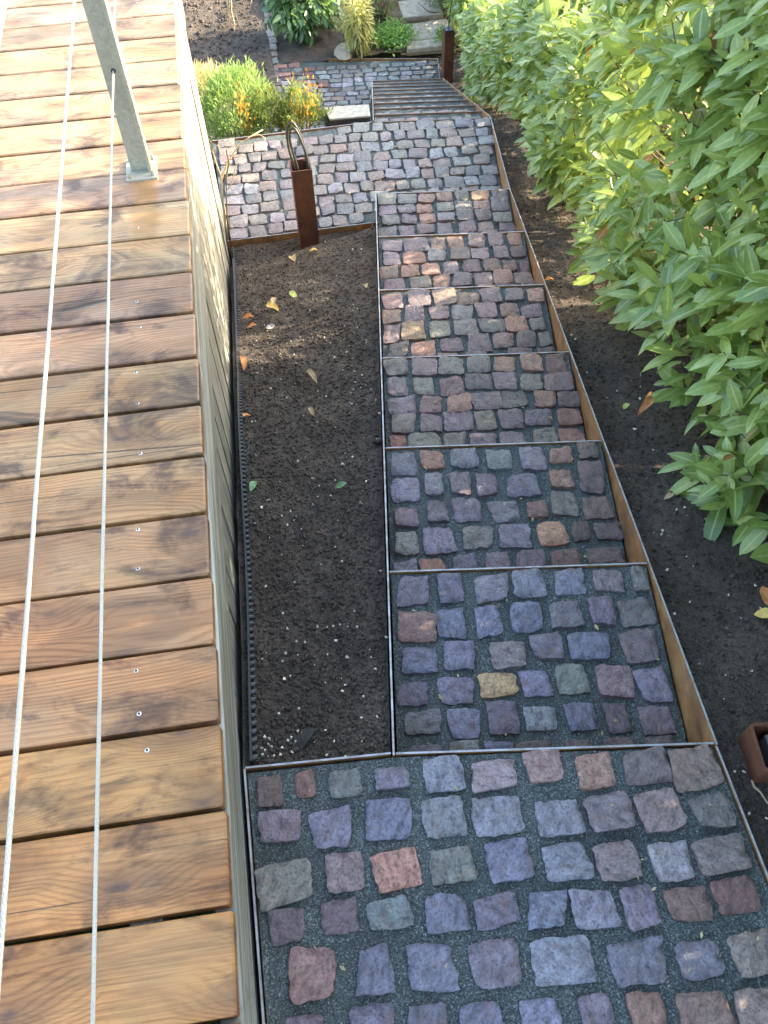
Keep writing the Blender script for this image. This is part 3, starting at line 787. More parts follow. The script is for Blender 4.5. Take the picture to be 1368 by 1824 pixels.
SBZ = lambda x, y: ZF - 0.02 + rough(x, y, 1.6) + 0.14 * np.clip(y - 8.1, 0, 1)
tag(link('shrub_bed', grid_mesh('shrub_bed', Xf, Yf, SBZ(Xf, Yf), Xf < 1.16), M['soil']), kind='structure')
tag(link('sunlit_bed', grid_mesh('sunlit_bed', Xf, Yf, SBZ(Xf, Yf), Xf > 1.13), M['lit_soil']), kind='structure')
def bank_z(x, y):
    return np.interp(y, [4.02, 4.3, 5.6, 6.3], [ZP - 0.16, ZP - 0.25, ZF + 0.15, ZF - 0.02]) + rough(x, y, 1.5)
Xf, Yf = np.meshgrid(np.linspace(-0.7, 0.8, 60), np.linspace(4.03, 6.3, 80))
Xf = Xf + 0.12 * np.clip(Yf - 4.03, 0, 3) * (Xf > 0.3)
tag(link('planted_bank', grid_mesh('planted_bank', Xf, Yf, bank_z(Xf, Yf)), M['soil']), kind='structure')

# crumbs of earth
OCT = np.array([(1, 0, 0), (-1, 0, 0), (0, 1, 0), (0, -1, 0), (0, 0, 1), (0, 0, -1)], float)
OF = np.array([(0, 2, 4), (2, 1, 4), (1, 3, 4), (3, 0, 4), (2, 0, 5), (1, 2, 5), (3, 1, 5), (0, 3, 5)])
def rotm(n, rng):
    q = rng.normal(size=(n, 4)); q /= np.linalg.norm(q, axis=1)[:, None]
    w, x, y, z = q.T
    return np.stack([np.stack([1 - 2 * (y * y + z * z), 2 * (x * y - z * w), 2 * (x * z + y * w)], -1), np.stack([2 * (x * y + z * w), 1 - 2 * (x * x + z * z), 2 * (y * z - x * w)], -1), np.stack([2 * (x * z - y * w), 2 * (y * z + x * w), 1 - 2 * (x * x + y * y)], -1)], 1)
def crumbs(P, size, rng):
    n = len(P)
    V = OCT[None] * rng.uniform(0.55, 1.25, (n, 6, 1)) * size[:, None, None]
    V = np.einsum('nij,nkj->nki', rotm(n, rng), V) + P[:, None]
    F = OF[None] + 6 * np.arange(n)[:, None, None]
    return V.reshape(-1, 3), F.reshape(-1, 3)
def crumb_stuff(name, X, Y, zf, smin, smax, label):
    size = smin + (smax - smin) * RNG.random(len(X)) ** 4
    P = np.stack([X, Y, zf(X, Y) + size * 0.3], -1)
    V, F = crumbs(P, size, RNG)
    return tag(link(name, mesh(name, V, F), M['crumb']), label, 'soil', kind='stuff')
n = 26000
Yc = 0.42 + 2.75 * RNG.random(n) ** 1.2
Xc = 0.02 + (P0[0] + 0.1428 * (Yc - P0[1]) - 0.035) * RNG.random(n)
crumb_stuff('soil_crumbs', Xc, Yc, BEDZ, 0.0012, 0.0075, 'loose dark crumbs of earth all over the narrow soil bed')
n = 38000
Sc = -0.8 + 6.5 * RNG.random(n) ** 1.4
Lc = SW + 0.02 + 0.8 * RNG.random(n)
Qc = P0 + Sc[:, None] * B2 + Lc[:, None] * X2
ok = (Sc > 0) | (Qc[:, 0] > 0.9)
crumb_stuff('soil_crumbs', Qc[ok, 0], Qc[ok, 1], RIGHTZ, 0.0014, 0.0075, 'loose dark crumbs of earth between the steps and the hedge')
n = 5000
crumb_stuff('soil_crumbs', RNG.uniform(-1.2, 0.38, n), RNG.uniform(6.0, 9.8, n), FARZ, 0.006, 0.025, 'coarse dark crumbs of earth on the far bed')

# ------------------------------------------------------------------ deck
deck = empty('timber_deck', (0, 0, 0))
tag(deck, 'weathered brown timber deck of wide crosswise planks', 'deck')
DTH, GAP = 0.028, 0.0085
near_c, mid_c, far_c = np.array((0.5, 0.245, 0.075)), np.array((0.4, 0.235, 0.11)), np.array((0.36, 0.265, 0.15))  # far boards greyer: weathering plus sky reflection put into the colour
def plank_mesh(L, W):
    """board with eased edges, end at x=0, running to -x"""
    e = 0.003
    prof = [(0, -DTH), (W, -DTH), (W, -e), (W - e, 0), (e, 0), (0, -e)]
    xs_ = [0.0, -0.004] + [-L * k / 10 for k in range(1, 11)]
    V, F = [], []
    for k, x in enumerate(xs_):
        for (y, z) in prof:
            in_ = 0.0025 if k == 0 else 0
            V.append((x, y + (in_ if y < W / 2 else -in_), z - (in_ if z > -0.01 else 0)))
    n = len(prof)
    for k in range(len(xs_) - 1):
        for i in range(n):
            F.append((k * n + i, k * n + (i + 1) % n, (k + 1) * n + (i + 1) % n, (k + 1) * n + i))
    F.append(tuple(range(n))[::-1]); F.append(tuple((len(xs_) - 1) * n + i for i in range(n)))
    return mesh('plank', V, F)
M['screw'] = mat_steel('screw_head', (0.6, 0.6, 0.58), 0.3, 1.0)
M['hole'] = mat_plain('screw_recess', (0.02, 0.02, 0.02), 0.6)
scm = MB(); ring = [(0.0042 * math.cos(a), 0.0042 * math.sin(a)) for a in np.linspace(0, 2 * math.pi, 11)[:-1]]
V = [(x, y, 0) for x, y in ring] + [(x * 0.55, y * 0.55, 0.0012) for x, y in ring] + [(0, 0, 0.0002)]
scm.add(V, [(i, (i + 1) % 10, 10 + (i + 1) % 10, 10 + i) for i in range(10)], 0).add(V, [(10 + i, 10 + (i + 1) % 10, 20) for i in range(10)], 1)
SCREW = mesh('screw', scm.v, scm.f); SCREW.polygons.foreach_set('material_index', np.array(scm.m, dtype=np.int32)); SCREW.materials.append(M['screw']); SCREW.materials.append(M['hole'])
jit = np.random.default_rng(3)
for k in range(-6, 23):
    y0 = 0.15 * k + GAP / 2 + jit.normal(0, 0.0012)
    W = 0.15 - GAP + jit.normal(0, 0.0012) - (0.004 if k in (7, 8) else 0)
    o = link('plank', plank_mesh(2.6, W), M['deck'], deck)
    o.location = (jit.normal(0, 0.0015), y0, jit.normal(0, 0.0008))
    o.rotation_euler = (0, 0, math.radians(-1.31) + jit.normal(0, 0.0012))
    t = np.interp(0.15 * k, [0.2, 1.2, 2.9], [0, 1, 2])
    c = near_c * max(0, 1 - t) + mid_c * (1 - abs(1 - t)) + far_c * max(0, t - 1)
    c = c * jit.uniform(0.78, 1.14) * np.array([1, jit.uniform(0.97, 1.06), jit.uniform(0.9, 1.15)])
    o.color = (*c, 1)
    for sx in (-0.135, -0.74):
        for q in (0.24, 0.76):
            if jit.random() < 0.5:
                sc_ = link('screw', SCREW, None, o)
                sc_.location = (sx + jit.normal(0, 0.006), W * q + jit.normal(0, 0.008), 0.0004)
# side of the deck: top board, upright cladding boards behind it, bearer below the planks
wall = empty('deck_wall', (0, 1.5, ZP))
tag(wall, 'weathered pale timber wall carrying the edge of the deck', 'timber wall')
mb = MB(); mb.box((-0.03, -0.8, -0.205), (0.005, 3.425, -DTH - 0.002))
fb = under(mb.build('top_board', M['paint']), wall)
mod = fb.modifiers.new('b', 'BEVEL'); mod.width = 0.003; mod.segments = 1
y, i = -0.75, 0
while y < 3.41:
    w = min(jit.uniform(0.088, 0.1), 3.42 - y)
    mb = MB(); d = jit.normal(0, 0.002)
    mb.box((-0.026 + d, y, ZP - 0.5), (-0.002 + d, y + w - 0.006, -0.2055))
    under(mb.build('cladding_board', M['clad']), wall)
    y += w
mb = MB(); mb.box((-2.5, -0.8, -0.17), (-0.06, -0.7, -0.05)); mb.box((-0.6, -0.8, -0.17), (-0.55, 3.3, -0.031)); mb.box((-0.16, -0.8, -0.17), (-0.11, 3.3, -0.031)); mb.box((-1.2, -0.8, -0.17), (-1.15, 3.3, -0.031)); mb.box((-2.0, -0.8, -0.17), (-1.95, 3.3, -0.031))
under(mb.build('joists', M['clad']), deck)['kind'] = 'stuff'

# dimpled drainage sheet between wall and soil
def membrane():
    ny = 300
    ys_ = np.linspace(0.43, 3.16, ny)
    mb = MB(); V, F = [], []
    for k, y in enumerate(ys_):
        zt = bed_z(np.array(0.03), np.array(y)) + 0.03 + 0.012 * math.sin(y * 5) + 0.02 * vnoise(y * 3, 4.2)
        x = 0.027 + 0.012 * vnoise(y * 2.2, 1.7)
        for xx, zz in ((x, zt - 0.16), (x, zt), (x + 0.0045, zt), (x + 0.0045, zt - 0.16)):
            V.append((xx, y, zz))
    for k in range(ny - 1):
        for i in range(3):
            F.append((k * 4 + i, (k + 1) * 4 + i, (k + 1) * 4 + i + 1, k * 4 + i + 1))
    mb.add(V, F)
    k = 0; y = 0.44
    while y < 3.15:
        zt = float(bed_z(np.array(0.03), np.array(y)) + 0.03 + 0.012 * math.sin(y * 5) + 0.02 * vnoise(y * 3, 4.2))
        x = 0.0315 + float(0.012 * vnoise(y * 2.2, 1.7))
        for r in range(3):
            zc = zt - 0.012 - 0.02 * r; yc = y + 0.01 * (r % 2)
            ring0 = [(x - 0.001, yc + 0.0065 * math.cos(a), zc + 0.0065 * math.sin(a)) for a in np.linspace(0, 2 * math.pi, 9)[:-1]]
            ring1 = [(x + 0.008, yc + 0.004 * math.cos(a), zc + 0.004 * math.sin(a)) for a in np.linspace(0, 2 * math.pi, 9)[:-1]]
            mb.add(ring0 + ring1, [(i, (i + 1) % 8, 8 + (i + 1) % 8, 8 + i) for i in range(8)] + [tuple(range(8, 16))])
        y += 0.02
    return mb.build('drainage_membrane', M['rubber'])
tag(membrane(), 'black dimpled drainage sheet standing between the timber wall and the soil bed', 'drainage sheet')

# ------------------------------------------------------------------ railing
rail = empty('wire_railing', (-0.12, 2.105, 0))
tag(rail, 'galvanised flat steel railing post with handrail and foot plate on the deck', 'railing')
def post(x, y):
    w, d, h = 0.028, 0.0055, 0.86
    mb = MB()
    # flat bar with a raised flange along its outer side
    mb.box((x - w, y - 0.006, 0.008), (x + w - 0.009, y + 0.006, h))
    mb.box((x + w - 0.0088, y - 0.0215, 0.008), (x + w, y + 0.0225, h - 0.001))
    p = under(mb.build('post', M['galv']), rail)
    md = p.modifiers.new('b', 'BEVEL'); md.width = 0.0012; md.segments = 1
    mb = MB(); mb.box((x - 0.043, y - 0.05, 0.0005), (x + 0.043, y + 0.055, 0.0082))
    f = under(mb.build('foot_plate', M['galv']), rail)
    md = f.modifiers.new('b', 'BEVEL'); md.width = 0.001; md.segments = 1
    for sx in (-0.031, 0.031):
        for sy in (-0.036, 0.041):
            mb = MB(); mb.tube([(x + sx, y + sy, 0.0083), (x + sx, y + sy, 0.0155)], 0.0068, 6); mb.tube([(x + sx, y + sy, 0.0156), (x + sx, y + sy, 0.021)], 0.0035, 8)
            under(mb.build('bolt', M['galv']), rail)
    mb = MB(); mb.tube([(x - 0.001, y - 0.0062, 0.287), (x - 0.001, y - 0.0074, 0.287)], 0.0062, 12)
    under(mb.build('rope_hole', M['hole']), rail)
post(-0.118, 2.105)
mb = MB(); mb.box((-0.145, -0.6, 0.862), (-0.093, 3.4, 0.87))
under(mb.build('handrail', M['galv']), rail)
def rope(z, x, label):
    o = []
    n = 900; ys_ = np.linspace(-0.5, 3.38, n)
    mb = MB()
    for k in range(6):                       # twisted strands
        a = 2 * math.pi * k / 6 + ys_ * 150
        mb.tube(np.stack([x + 0.0017 * np.cos(a), ys_, z + 0.0017 * np.sin(a)], -1), 0.0013, 4, cap=True)
    return tag(mb.build('wire_rope', M['rope'], smooth=True), label, 'wire rope')
rope(0.287, -0.119, 'lower pale wire rope threaded through the steel post above the deck')
rope(0.567, -0.119, 'upper pale wire rope stretched over the deck near the picture edge')

# ------------------------------------------------------------------ corten light posts
M['cable'] = mat_plain('black_cable', (0.035, 0.033, 0.03), 0.45, 0.2, 60)
def bollard(loc, w, h, rz, label, wall_=0.004):
    e = empty('steel_post', loc); e.rotation_euler = (0, 0, rz)
    mb = MB(); a, b = w / 2, w / 2 - wall_; z0 = -0.12
    O = [(-a, -a), (a, -a), (a, a), (-a, a)]; I = [(-b, -b), (b, -b), (b, b), (-b, b)]
    V = [(x, y, z0) for x, y in O] + [(x, y, h) for x, y in O] + [(x, y, h) for x, y in I] + [(x, y, h - 0.2) for x, y in I]
    F = []
    for i in range(4):
        j = (i + 1) % 4
        F += [(i, j, 4 + j, 4 + i), (4 + i, 4 + j, 8 + j, 8 + i), (8 + i, 8 + j, 12 + j, 12 + i)]
    F.append((12, 13, 14, 15))
    mb.add(V, F)
    mb.build('square_tube', M['corten_red'], e)
    return tag(e, label, 'steel post')
bp = at(553, 445, ZP - 0.03)
b1 = bollard((bp[0], bp[1] + 0.04, ZP - 0.03), 0.085, 0.405, 0.03, 'square rust red steel post in the soil bed with two cable loops sticking out')
def loop(par, pts, r=0.0052):
    # smooth the polyline
    P = np.array(pts, float); out = []
    for i in range(len(P) - 1):
        p0, p1, p2, p3 = P[max(i - 1, 0)], P[i], P[i + 1], P[min(i + 2, len(P) - 1)]
        for t in np.linspace(0, 1, 7)[:-1]:
            out.append(0.5 * (2 * p1 + (p2 - p0) * t + (2 * p0 - 5 * p1 + 4 * p2 - p3) * t * t + (3 * p1 - p0 - 3 * p2 + p3) * t ** 3))
    out.append(P[-1])
    mb = MB(); mb.tube(out, r, 8)
    return mb.build('cable', M['cable'], par, True)
H = 0.405
loop(b1, [(-0.022, 0.0, H - 0.15), (-0.027, 0.0, H - 0.02), (-0.04, 0.02, H + 0.08), (-0.035, 0.03, H + 0.155), (-0.008, 0.03, H + 0.17), (0.018, 0.015, H + 0.11), (0.028, 0.0, H + 0.02), (0.024, -0.01, H - 0.15)])
loop(b1, [(-0.010, -0.014, H - 0.15), (-0.014, -0.01, H - 0.01), (-0.03, 0.01, H + 0.09), (-0.026, 0.02, H + 0.145), (-0.002, 0.015, H + 0.15), (0.024, -0.01, H + 0.07), (0.03, -0.016, H + 0.0), (0.03, -0.018, H - 0.15)])
mb = MB(); mb.tube([(0.018, 0.02, H - 0.15), (0.012, 0.03, H - 0.06), (0.02, 0.034, H - 0.002)], 0.0035, 6); mb.build('wire_end', M['cable'], b1)
bp = at(797, 147, ZF - 0.03)
b2 = bollard((bp[0], bp[1] + 0.03, ZF - 0.03), 0.085, 0.44, 0.05, 'square rust brown steel post at the foot of the hedge with one thin cable')
mb = MB(); mb.box((-0.036, -0.036, 0.43), (0.036, 0.036, 0.455)); mb.build('cap', M['rubber'], b2)
loop(b2, [(0.0, 0, 0.4), (0.0, 0, 0.5), (0.015, 0.0, 0.65), (0.05, -0.01, 0.78), (0.1, 0, 0.86), (0.2, 0.02, 0.9)], 0.004)
# short open tube at the right border
zt = ZL + 0.02
c0 = at(1334, 1288, zt)[:2]; c1 = at(1358, 1366, zt)[:2]
ed = (c1 - c0); wl = np.linalg.norm(ed); ed = ed / wl; pn = np.array([-ed[1], ed[0]])
wl = 0.092
ctr = c0 + ed * wl / 2 + pn * wl / 2
b3 = empty('steel_post', (ctr[0], ctr[1], ZL - 0.05)); b3.rotation_euler = (0, 0, math.atan2(ed[1], ed[0]))
tag(b3, 'short open square rust red steel tube in the soil beside the front landing', 'steel post')
def rrect(a, r, n=5):
    out = []
    for cx, cy, q in ((a - r, -a + r, -90), (a - r, a - r, 0), (-a + r, a - r, 90), (-a + r, -a + r, 180)):
        for k in range(n):
            t = math.radians(q + 90 * k / (n - 1)); out.append((cx + r * math.cos(t), cy + r * math.sin(t)))
    return out
mb = MB(); O = rrect(wl / 2, 0.008); I = rrect(wl / 2 - 0.006, 0.004); n = len(O); h3 = 0.07
V = [(x, y, -0.1) for x, y in O] + [(x, y, h3) for x, y in O] + [(x, y, h3) for x, y in I] + [(x, y, -0.02) for x, y in I]
F = []
for k in range(3):
    for i in range(n):
        j = (i + 1) % n; F.append((k * n + i, k * n + j, (k + 1) * n + j, (k + 1) * n + i))
F.append(tuple(3 * n + i for i in range(n)))
mb.add(V, F).build('square_tube', M['corten_red'], b3)
mb = MB(); mb.box((-0.03, -0.012, -0.018), (0.028, 0.03, 0.045)); o = mb.build('connector_box', mat_plain('grey_plastic', (0.16, 0.14, 0.12), 0.5), b3)

# ------------------------------------------------------------------ concrete block and far paving
zb = ZP - 0.06
q = [at(576, 191, zb), at(587, 212, zb), at(659.5, 206, zb), at(657, 185, zb)]
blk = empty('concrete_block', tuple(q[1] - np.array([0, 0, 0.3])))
tag(blk, 'pale concrete block with shade-coloured front beside the top of the lower flight', 'concrete block')
def prism(pts, z0, z1, name, mat, inset=0.0):
    c_ = sum(pts) / len(pts); mb = MB()
    pp_ = [p + (c_ - p) * inset for p in pts]
    V = [np.array([p[0], p[1], z1]) for p in pp_] + [np.array([p[0], p[1], z0]) for p in pp_]
    mb.add(V, [(0, 1, 2, 3), (1, 0, 4, 5), (2, 1, 5, 6), (3, 2, 6, 7), (0, 3, 7, 4), (7, 6, 5, 4)])
    o = under(mb.build(name, mat), blk)
    md = o.modifiers.new('b', 'BEVEL'); md.width = 0.004; md.segments = 2
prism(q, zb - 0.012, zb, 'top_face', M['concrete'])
prism(q, zb - 0.5, zb - 0.0125, 'base', mat_plain('shaded_concrete', (0.055, 0.048, 0.038), 0.9, 0.4, 40), 0.02)  # shade on the front face is put into this darker colour
path = tag(sheet('garden_path', [(1.62, 7.76), (2.14, 7.7), (2.35, 9.8), (1.85, 9.8)], ZF - 0.02, 0.08), kind='structure')
path.data.materials[0] = M['lit_soil']
for k, (y0, y1) in enumerate([(7.78, 7.92), (7.95, 8.28), (8.36, 8.7), (8.73, 9.1), (9.13, 9.5)]):
    x0 = 1.68 + (y0 - 7.7) * 0.11
    mb = MB(); mb.box((x0, y0, ZF - 0.05), (x0 + 0.4 + 0.06 * (k % 2), y1, ZF + (0.0 if k else 0.02) + 0.012 * k))
    o = mb.build('flagstone', M['slab'], path); o.rotation_euler = (0, 0, 0.0)
    md = o.modifiers.new('b', 'BEVEL'); md.width = 0.006; md.segments = 1
mb = MB(); mb.tube([at(712, 40, ZF + 0.01), at(735, 38.5, ZF + 0.02), at(764, 36, ZF + 0.01)], 0.022, 8)
tag(mb.build('wooden_sleeper', M['bark']), 'dark log set across the sandy flagstone path', 'log')
mb = MB()
p = at(612, 96, ZF + 0.02)
th = np.linspace(0, 2 * math.pi, 9)[:-1]
V = [p + np.array([0.09 * math.cos(a) * (1 + 0.2 * math.sin(3 * a)), 0.12 * math.sin(a), 0]) for a in th] + [p + np.array([0.07 * math.cos(a), 0.1 * math.sin(a), 0.05 + 0.01 * math.sin(2 * a)]) for a in th]
mb.add(V, [(i, (i + 1) % 8, 8 + (i + 1) % 8, 8 + i) for i in range(8)] + [tuple(range(8, 16))])
tag(mb.build('flat_rock', M['slab']), 'flat sandy rock at the back edge of the far cobbled platform', 'rock')

# ------------------------------------------------------------------ leaves
def leaf_template(rows, width, fold, bend, wav=0.0):
    ts = np.linspace(0, 1, rows + 1)
    V = []
    for k, t in enumerate(ts):
        w = width * 0.5 * max(0.03, math.sin(math.pi * min(1, t ** 1.0)) ** 0.62) if 0 < k < rows else width * 0.5 * (0.06 if k == 0 else 0.02)
        z = -bend * t * t
        r = wav * math.sin(t * 9)
        V += [(-w, t, z + fold * w + r), (0, t, z), (w, t, z + fold * w - r)]
    F = []
    for k in range(rows):
        a = 3 * k
        F += [(a, a + 1, a + 4, a + 3), (a + 1, a + 2, a + 5, a + 4)]
    return np.array(V), np.array(F)
def rib(me):
    a = me.attributes.new('rib', 'FLOAT', 'POINT')
    a.data.foreach_set('value', (np.arange(len(me.vertices)) % 3 == 1).astype(np.float32))
    return me
def leaves_mesh(name, P, D, Nn, L, tmpl, tsel):
    """many leaves in one mesh: P base, D direction, Nn normal, L length"""
    D = D / np.linalg.norm(D, axis=1)[:, None]
    Nn = Nn - D * np.sum(D * Nn, 1)[:, None]; Nn /= np.linalg.norm(Nn, axis=1)[:, None] + 1e-9
    R = np.cross(D, Nn)
    Vs, Fs, off = [], [], 0
    for k, (TV, TF) in enumerate(tmpl):
        i = np.where(tsel == k)[0]
        if len(i) == 0: continue
        V = P[i][:, None] + L[i][:, None, None] * (TV[None, :, :1] * R[i][:, None] + TV[None, :, 1:2] * D[i][:, None] + TV[None, :, 2:] * Nn[i][:, None])
        F = TF[None] + (len(TV) * np.arange(len(i)))[:, None, None] + off
        off += len(i) * len(TV)
        Vs.append(V.reshape(-1, 3)); Fs.append(F.reshape(-1, 4))
    return rib(mesh(name, np.concatenate(Vs), np.concatenate(Fs), True))

hedge = empty('laurel_hedge', tuple(SL(3.0, 1.25, ZP)))
tag(hedge, 'dense cherry laurel hedge with large glossy leaves beside the steps', 'hedge')
HR = np.random.default_rng(21)
def hedge_h(s): return np.interp(s, [-1.5, 1.9, 2.7, 3.6, 9.5], [1.75, 1.65, 0.84, 0.72, 0.85])  # unseen crest, raised near the deck for shade and lowered beyond for sun
def shoots(n, kind):
    s = -1.2 + 10.4 * HR.random(n)
    Hs = hedge_h(s) + 0.25 * vnoise(s * 1.7, 3.3)
    g = slope_z(s) - 0.05
    if kind == 'front':
        h = 0.12 + (Hs - 0.12) * HR.random(n) ** 0.95
        l = 0.80 + 0.18 * vnoise(s * 2.6, h * 3.1) + 0.1 * vnoise(s * 7, h * 7) + 0.22 * np.clip(h / Hs - 0.7, 0, 1) + 0.14 * np.clip(0.3 - h, 0, 1) + 0.4 * np.clip(0.75 - s, 0, 0.6)
        a = np.stack([np.full(n, -0.7), HR.normal(0, 0.35, n), 0.5 + HR.normal(0, 0.35, n)], -1)
    elif kind == 'sun_block':  # hidden shoots added deep in the hedge to keep sun off near steps
        s = HR.uniform(-1.3, 1.95, n); Hs = hedge_h(s) + 0.25 * vnoise(s * 1.7, 3.3); g = slope_z(s) - 0.05
        h = 0.02 + (Hs - 0.02) * HR.random(n); l = HR.uniform(1.1, 1.95, n)
        a = np.stack([HR.normal(0.2, 0.6, n), HR.normal(0, 0.6, n), HR.normal(0.4, 0.4, n)], -1)
    elif kind == 'inner':
        h = 0.2 + (Hs - 0.25) * HR.random(n); l = HR.uniform(1.02, 1.4, n)
        a = np.stack([HR.normal(-0.2, 0.6, n), HR.normal(0, 0.6, n), HR.normal(0.4, 0.4, n)], -1)
    elif kind == 'back':
        h = 0.15 + (Hs - 0.15) * HR.random(n); l = 1.5 + 0.15 * vnoise(s * 2, h * 3)
        a = np.stack([np.full(n, 0.7), HR.normal(0, 0.3, n), 0.4 + HR.normal(0, 0.3, n)], -1)
    else:
        h = Hs + HR.normal(0, 0.06, n); l = HR.uniform(1.0, 1.5, n)
        a = np.stack([HR.normal(-0.1, 0.4, n), HR.normal(0, 0.4, n), np.full(n, 0.9)], -1)
    q = P0 + s[:, None] * B2 + l[:, None] * X2
    a = a / np.linalg.norm(a, axis=1)[:, None]
    ax = a[:, :1] * X3 + a[:, 1:2] * B3 + a[:, 2:] * np.array([0, 0, 1.0])
    return np.stack([q[:, 0], q[:, 1], g + h], -1), ax, s
Pl, Dl, Nl, Ll = [], [], [], []
twig = MB()
for kind, cnt in (('front', 2150), ('inner', 420), ('back', 420), ('top', 300), ('sun_block', 3000)):
    T0, A, s_ = shoots(cnt, kind)
    nl = 8
    e1 = np.cross(A, np.array([0.3, 0.2, 0.9])); e1 /= np.linalg.norm(e1, axis=1)[:, None]; e2 = np.cross(A, e1)
    ph0 = HR.uniform(0, 6.28, cnt)
    for k in range(nl):
        ph = ph0 + 2.4 * k + HR.normal(0, 0.25, cnt)
        rad = np.cos(ph)[:, None] * e1 + np.sin(ph)[:, None] * e2
        back = (0.012 + 0.021 * (nl - 1 - k)) * HR.uniform(0.8, 1.2, cnt)
        spread = np.interp(k, [0, nl - 1], [1.05, 0.5])
        D = A * 0.55 + rad * spread + np.array([0, 0, -0.25])[None] * HR.uniform(0.0, 1.6, cnt)[:, None] + HR.normal(0, 0.12, (cnt, 3))
        Nv = np.array([0, 0, 0.8])[None] + A * 0.55 + HR.normal(0, 0.28, (cnt, 3))
        keep = HR.random(cnt) < 0.9
        Pl.append((T0 - A * back[:, None])[keep]); Dl.append(D[keep]); Nl.append(Nv[keep])
        Ll.append((np.interp(k, [0, nl - 1], [0.13, 0.078]) * HR.uniform(0.55, 1.28, cnt))[keep])
    if kind in ('front',):
        for i in range(0, cnt, 2):
            b = T0[i] - A[i] * 0.2 + X3 * 0.05
            twig.tube([T0[i], T0[i] - A[i] * 0.1, b - np.array([0, 0, 0.05])], [0.0016, 0.002, 0.0032], 4, cap=False)
Pl, Dl, Nl, Ll = map(np.concatenate, (Pl, Dl, Nl, Ll))
LT = [leaf_template(6, w, f, b, wv) for w, f, b, wv in ((0.36, 0.2, 0.16, 0.0), (0.33, 0.14, 0.3, 0.012), (0.40, 0.25, 0.06, 0.01), (0.35, 0.1, -0.08, 0.014), (0.32, 0.3, 0.22, 0.0), (0.38, 0.06, 0.2, 0.02), (0.3, 0.35, 0.4, 0.01))]
ts = HR.integers(0, len(LT), len(Pl))
# the leaves that show largest are objects of their own
mid = Pl + Dl / np.linalg.norm(Dl, axis=1)[:, None] * Ll[:, None] * 0.5
pp = px(mid)
inside = (pp[:, 0] > -10) & (pp[:, 0] < 1380) & (pp[:, 1] > -10) & (pp[:, 1] < 1830)
ss, ll = to_sl(mid[:, 0], mid[:, 1])
score = Ll / pp[:, 2] * np.where(inside, 1, 0) * np.where(ll < 0.96, 1, 0.3)
big = np.argsort(-score)[:300]
mask = np.ones(len(Pl), bool); mask[big] = False
LM = []
for k, (TV, TF) in enumerate(LT):
    me = rib(mesh('leaf', TV, TF, True)); me.materials.append(M['leaf_o']); LM.append(me)
HI = Matrix.Translation(hedge.location).inverted()
for i in big:
    D = Dl[i] / np.linalg.norm(Dl[i]); Nn = Nl[i] - D * (D @ Nl[i]); Nn /= np.linalg.norm(Nn); R = np.cross(D, Nn)
    o = link('leaf', LM[ts[i]], None, hedge)
    L = Ll[i]
    o.matrix_parent_inverse = HI
    o.matrix_basis = Matrix(((R[0] * L, D[0] * L, Nn[0] * L, Pl[i][0]), (R[1] * L, D[1] * L, Nn[1] * L, Pl[i][1]), (R[2] * L, D[2] * L, Nn[2] * L, Pl[i][2]), (0, 0, 0, 1)))
fo = link('foliage', leaves_mesh('foliage', Pl[mask], Dl[mask], Nl[mask], Ll[mask], LT, ts[mask]), M['leaf'])
under(fo, hedge)['kind'] = 'stuff'
under(twig.build('twigs', M['bark']), hedge)['kind'] = 'stuff'
s = -0.5
while s < 9:
    l = HR.uniform(1.12, 1.32); g = float(slope_z(s)) - 0.1; Hh = float(hedge_h(s))
    mb = MB(); base = SL(s, l, g)
    pts = [base + np.array([HR.normal(0, 0.02), HR.normal(0, 0.02), 0]) + np.array([0, 0, t * (Hh - 0.05)]) + X3 * (0.04 * math.sin(t * 4 + s)) for t in np.linspace(0, 1, 6)]
    mb.tube(pts, [0.016, 0.014, 0.012, 0.009, 0.007, 0.004], 7)
    for t in (0.25, 0.4, 0.55, 0.7, 0.82):
        for sg in (-1, 1):
            p = base + np.array([0, 0, t * (Hh - 0.05)]) + X3 * (0.04 * math.sin(t * 4 + s))
            q = p + X3 * sg * HR.uniform(0.12, 0.26) + B3 * HR.normal(0, 0.1) + np.array([0, 0, HR.uniform(0.05, 0.2)])
            mb.tube([p, (p + q) / 2 + np.array([0, 0, 0.02]), q], [0.007, 0.005, 0.003], 5)
    under(mb.build('stem', M['bark'], smooth=True), hedge)
    s += HR.uniform(0.26, 0.42)

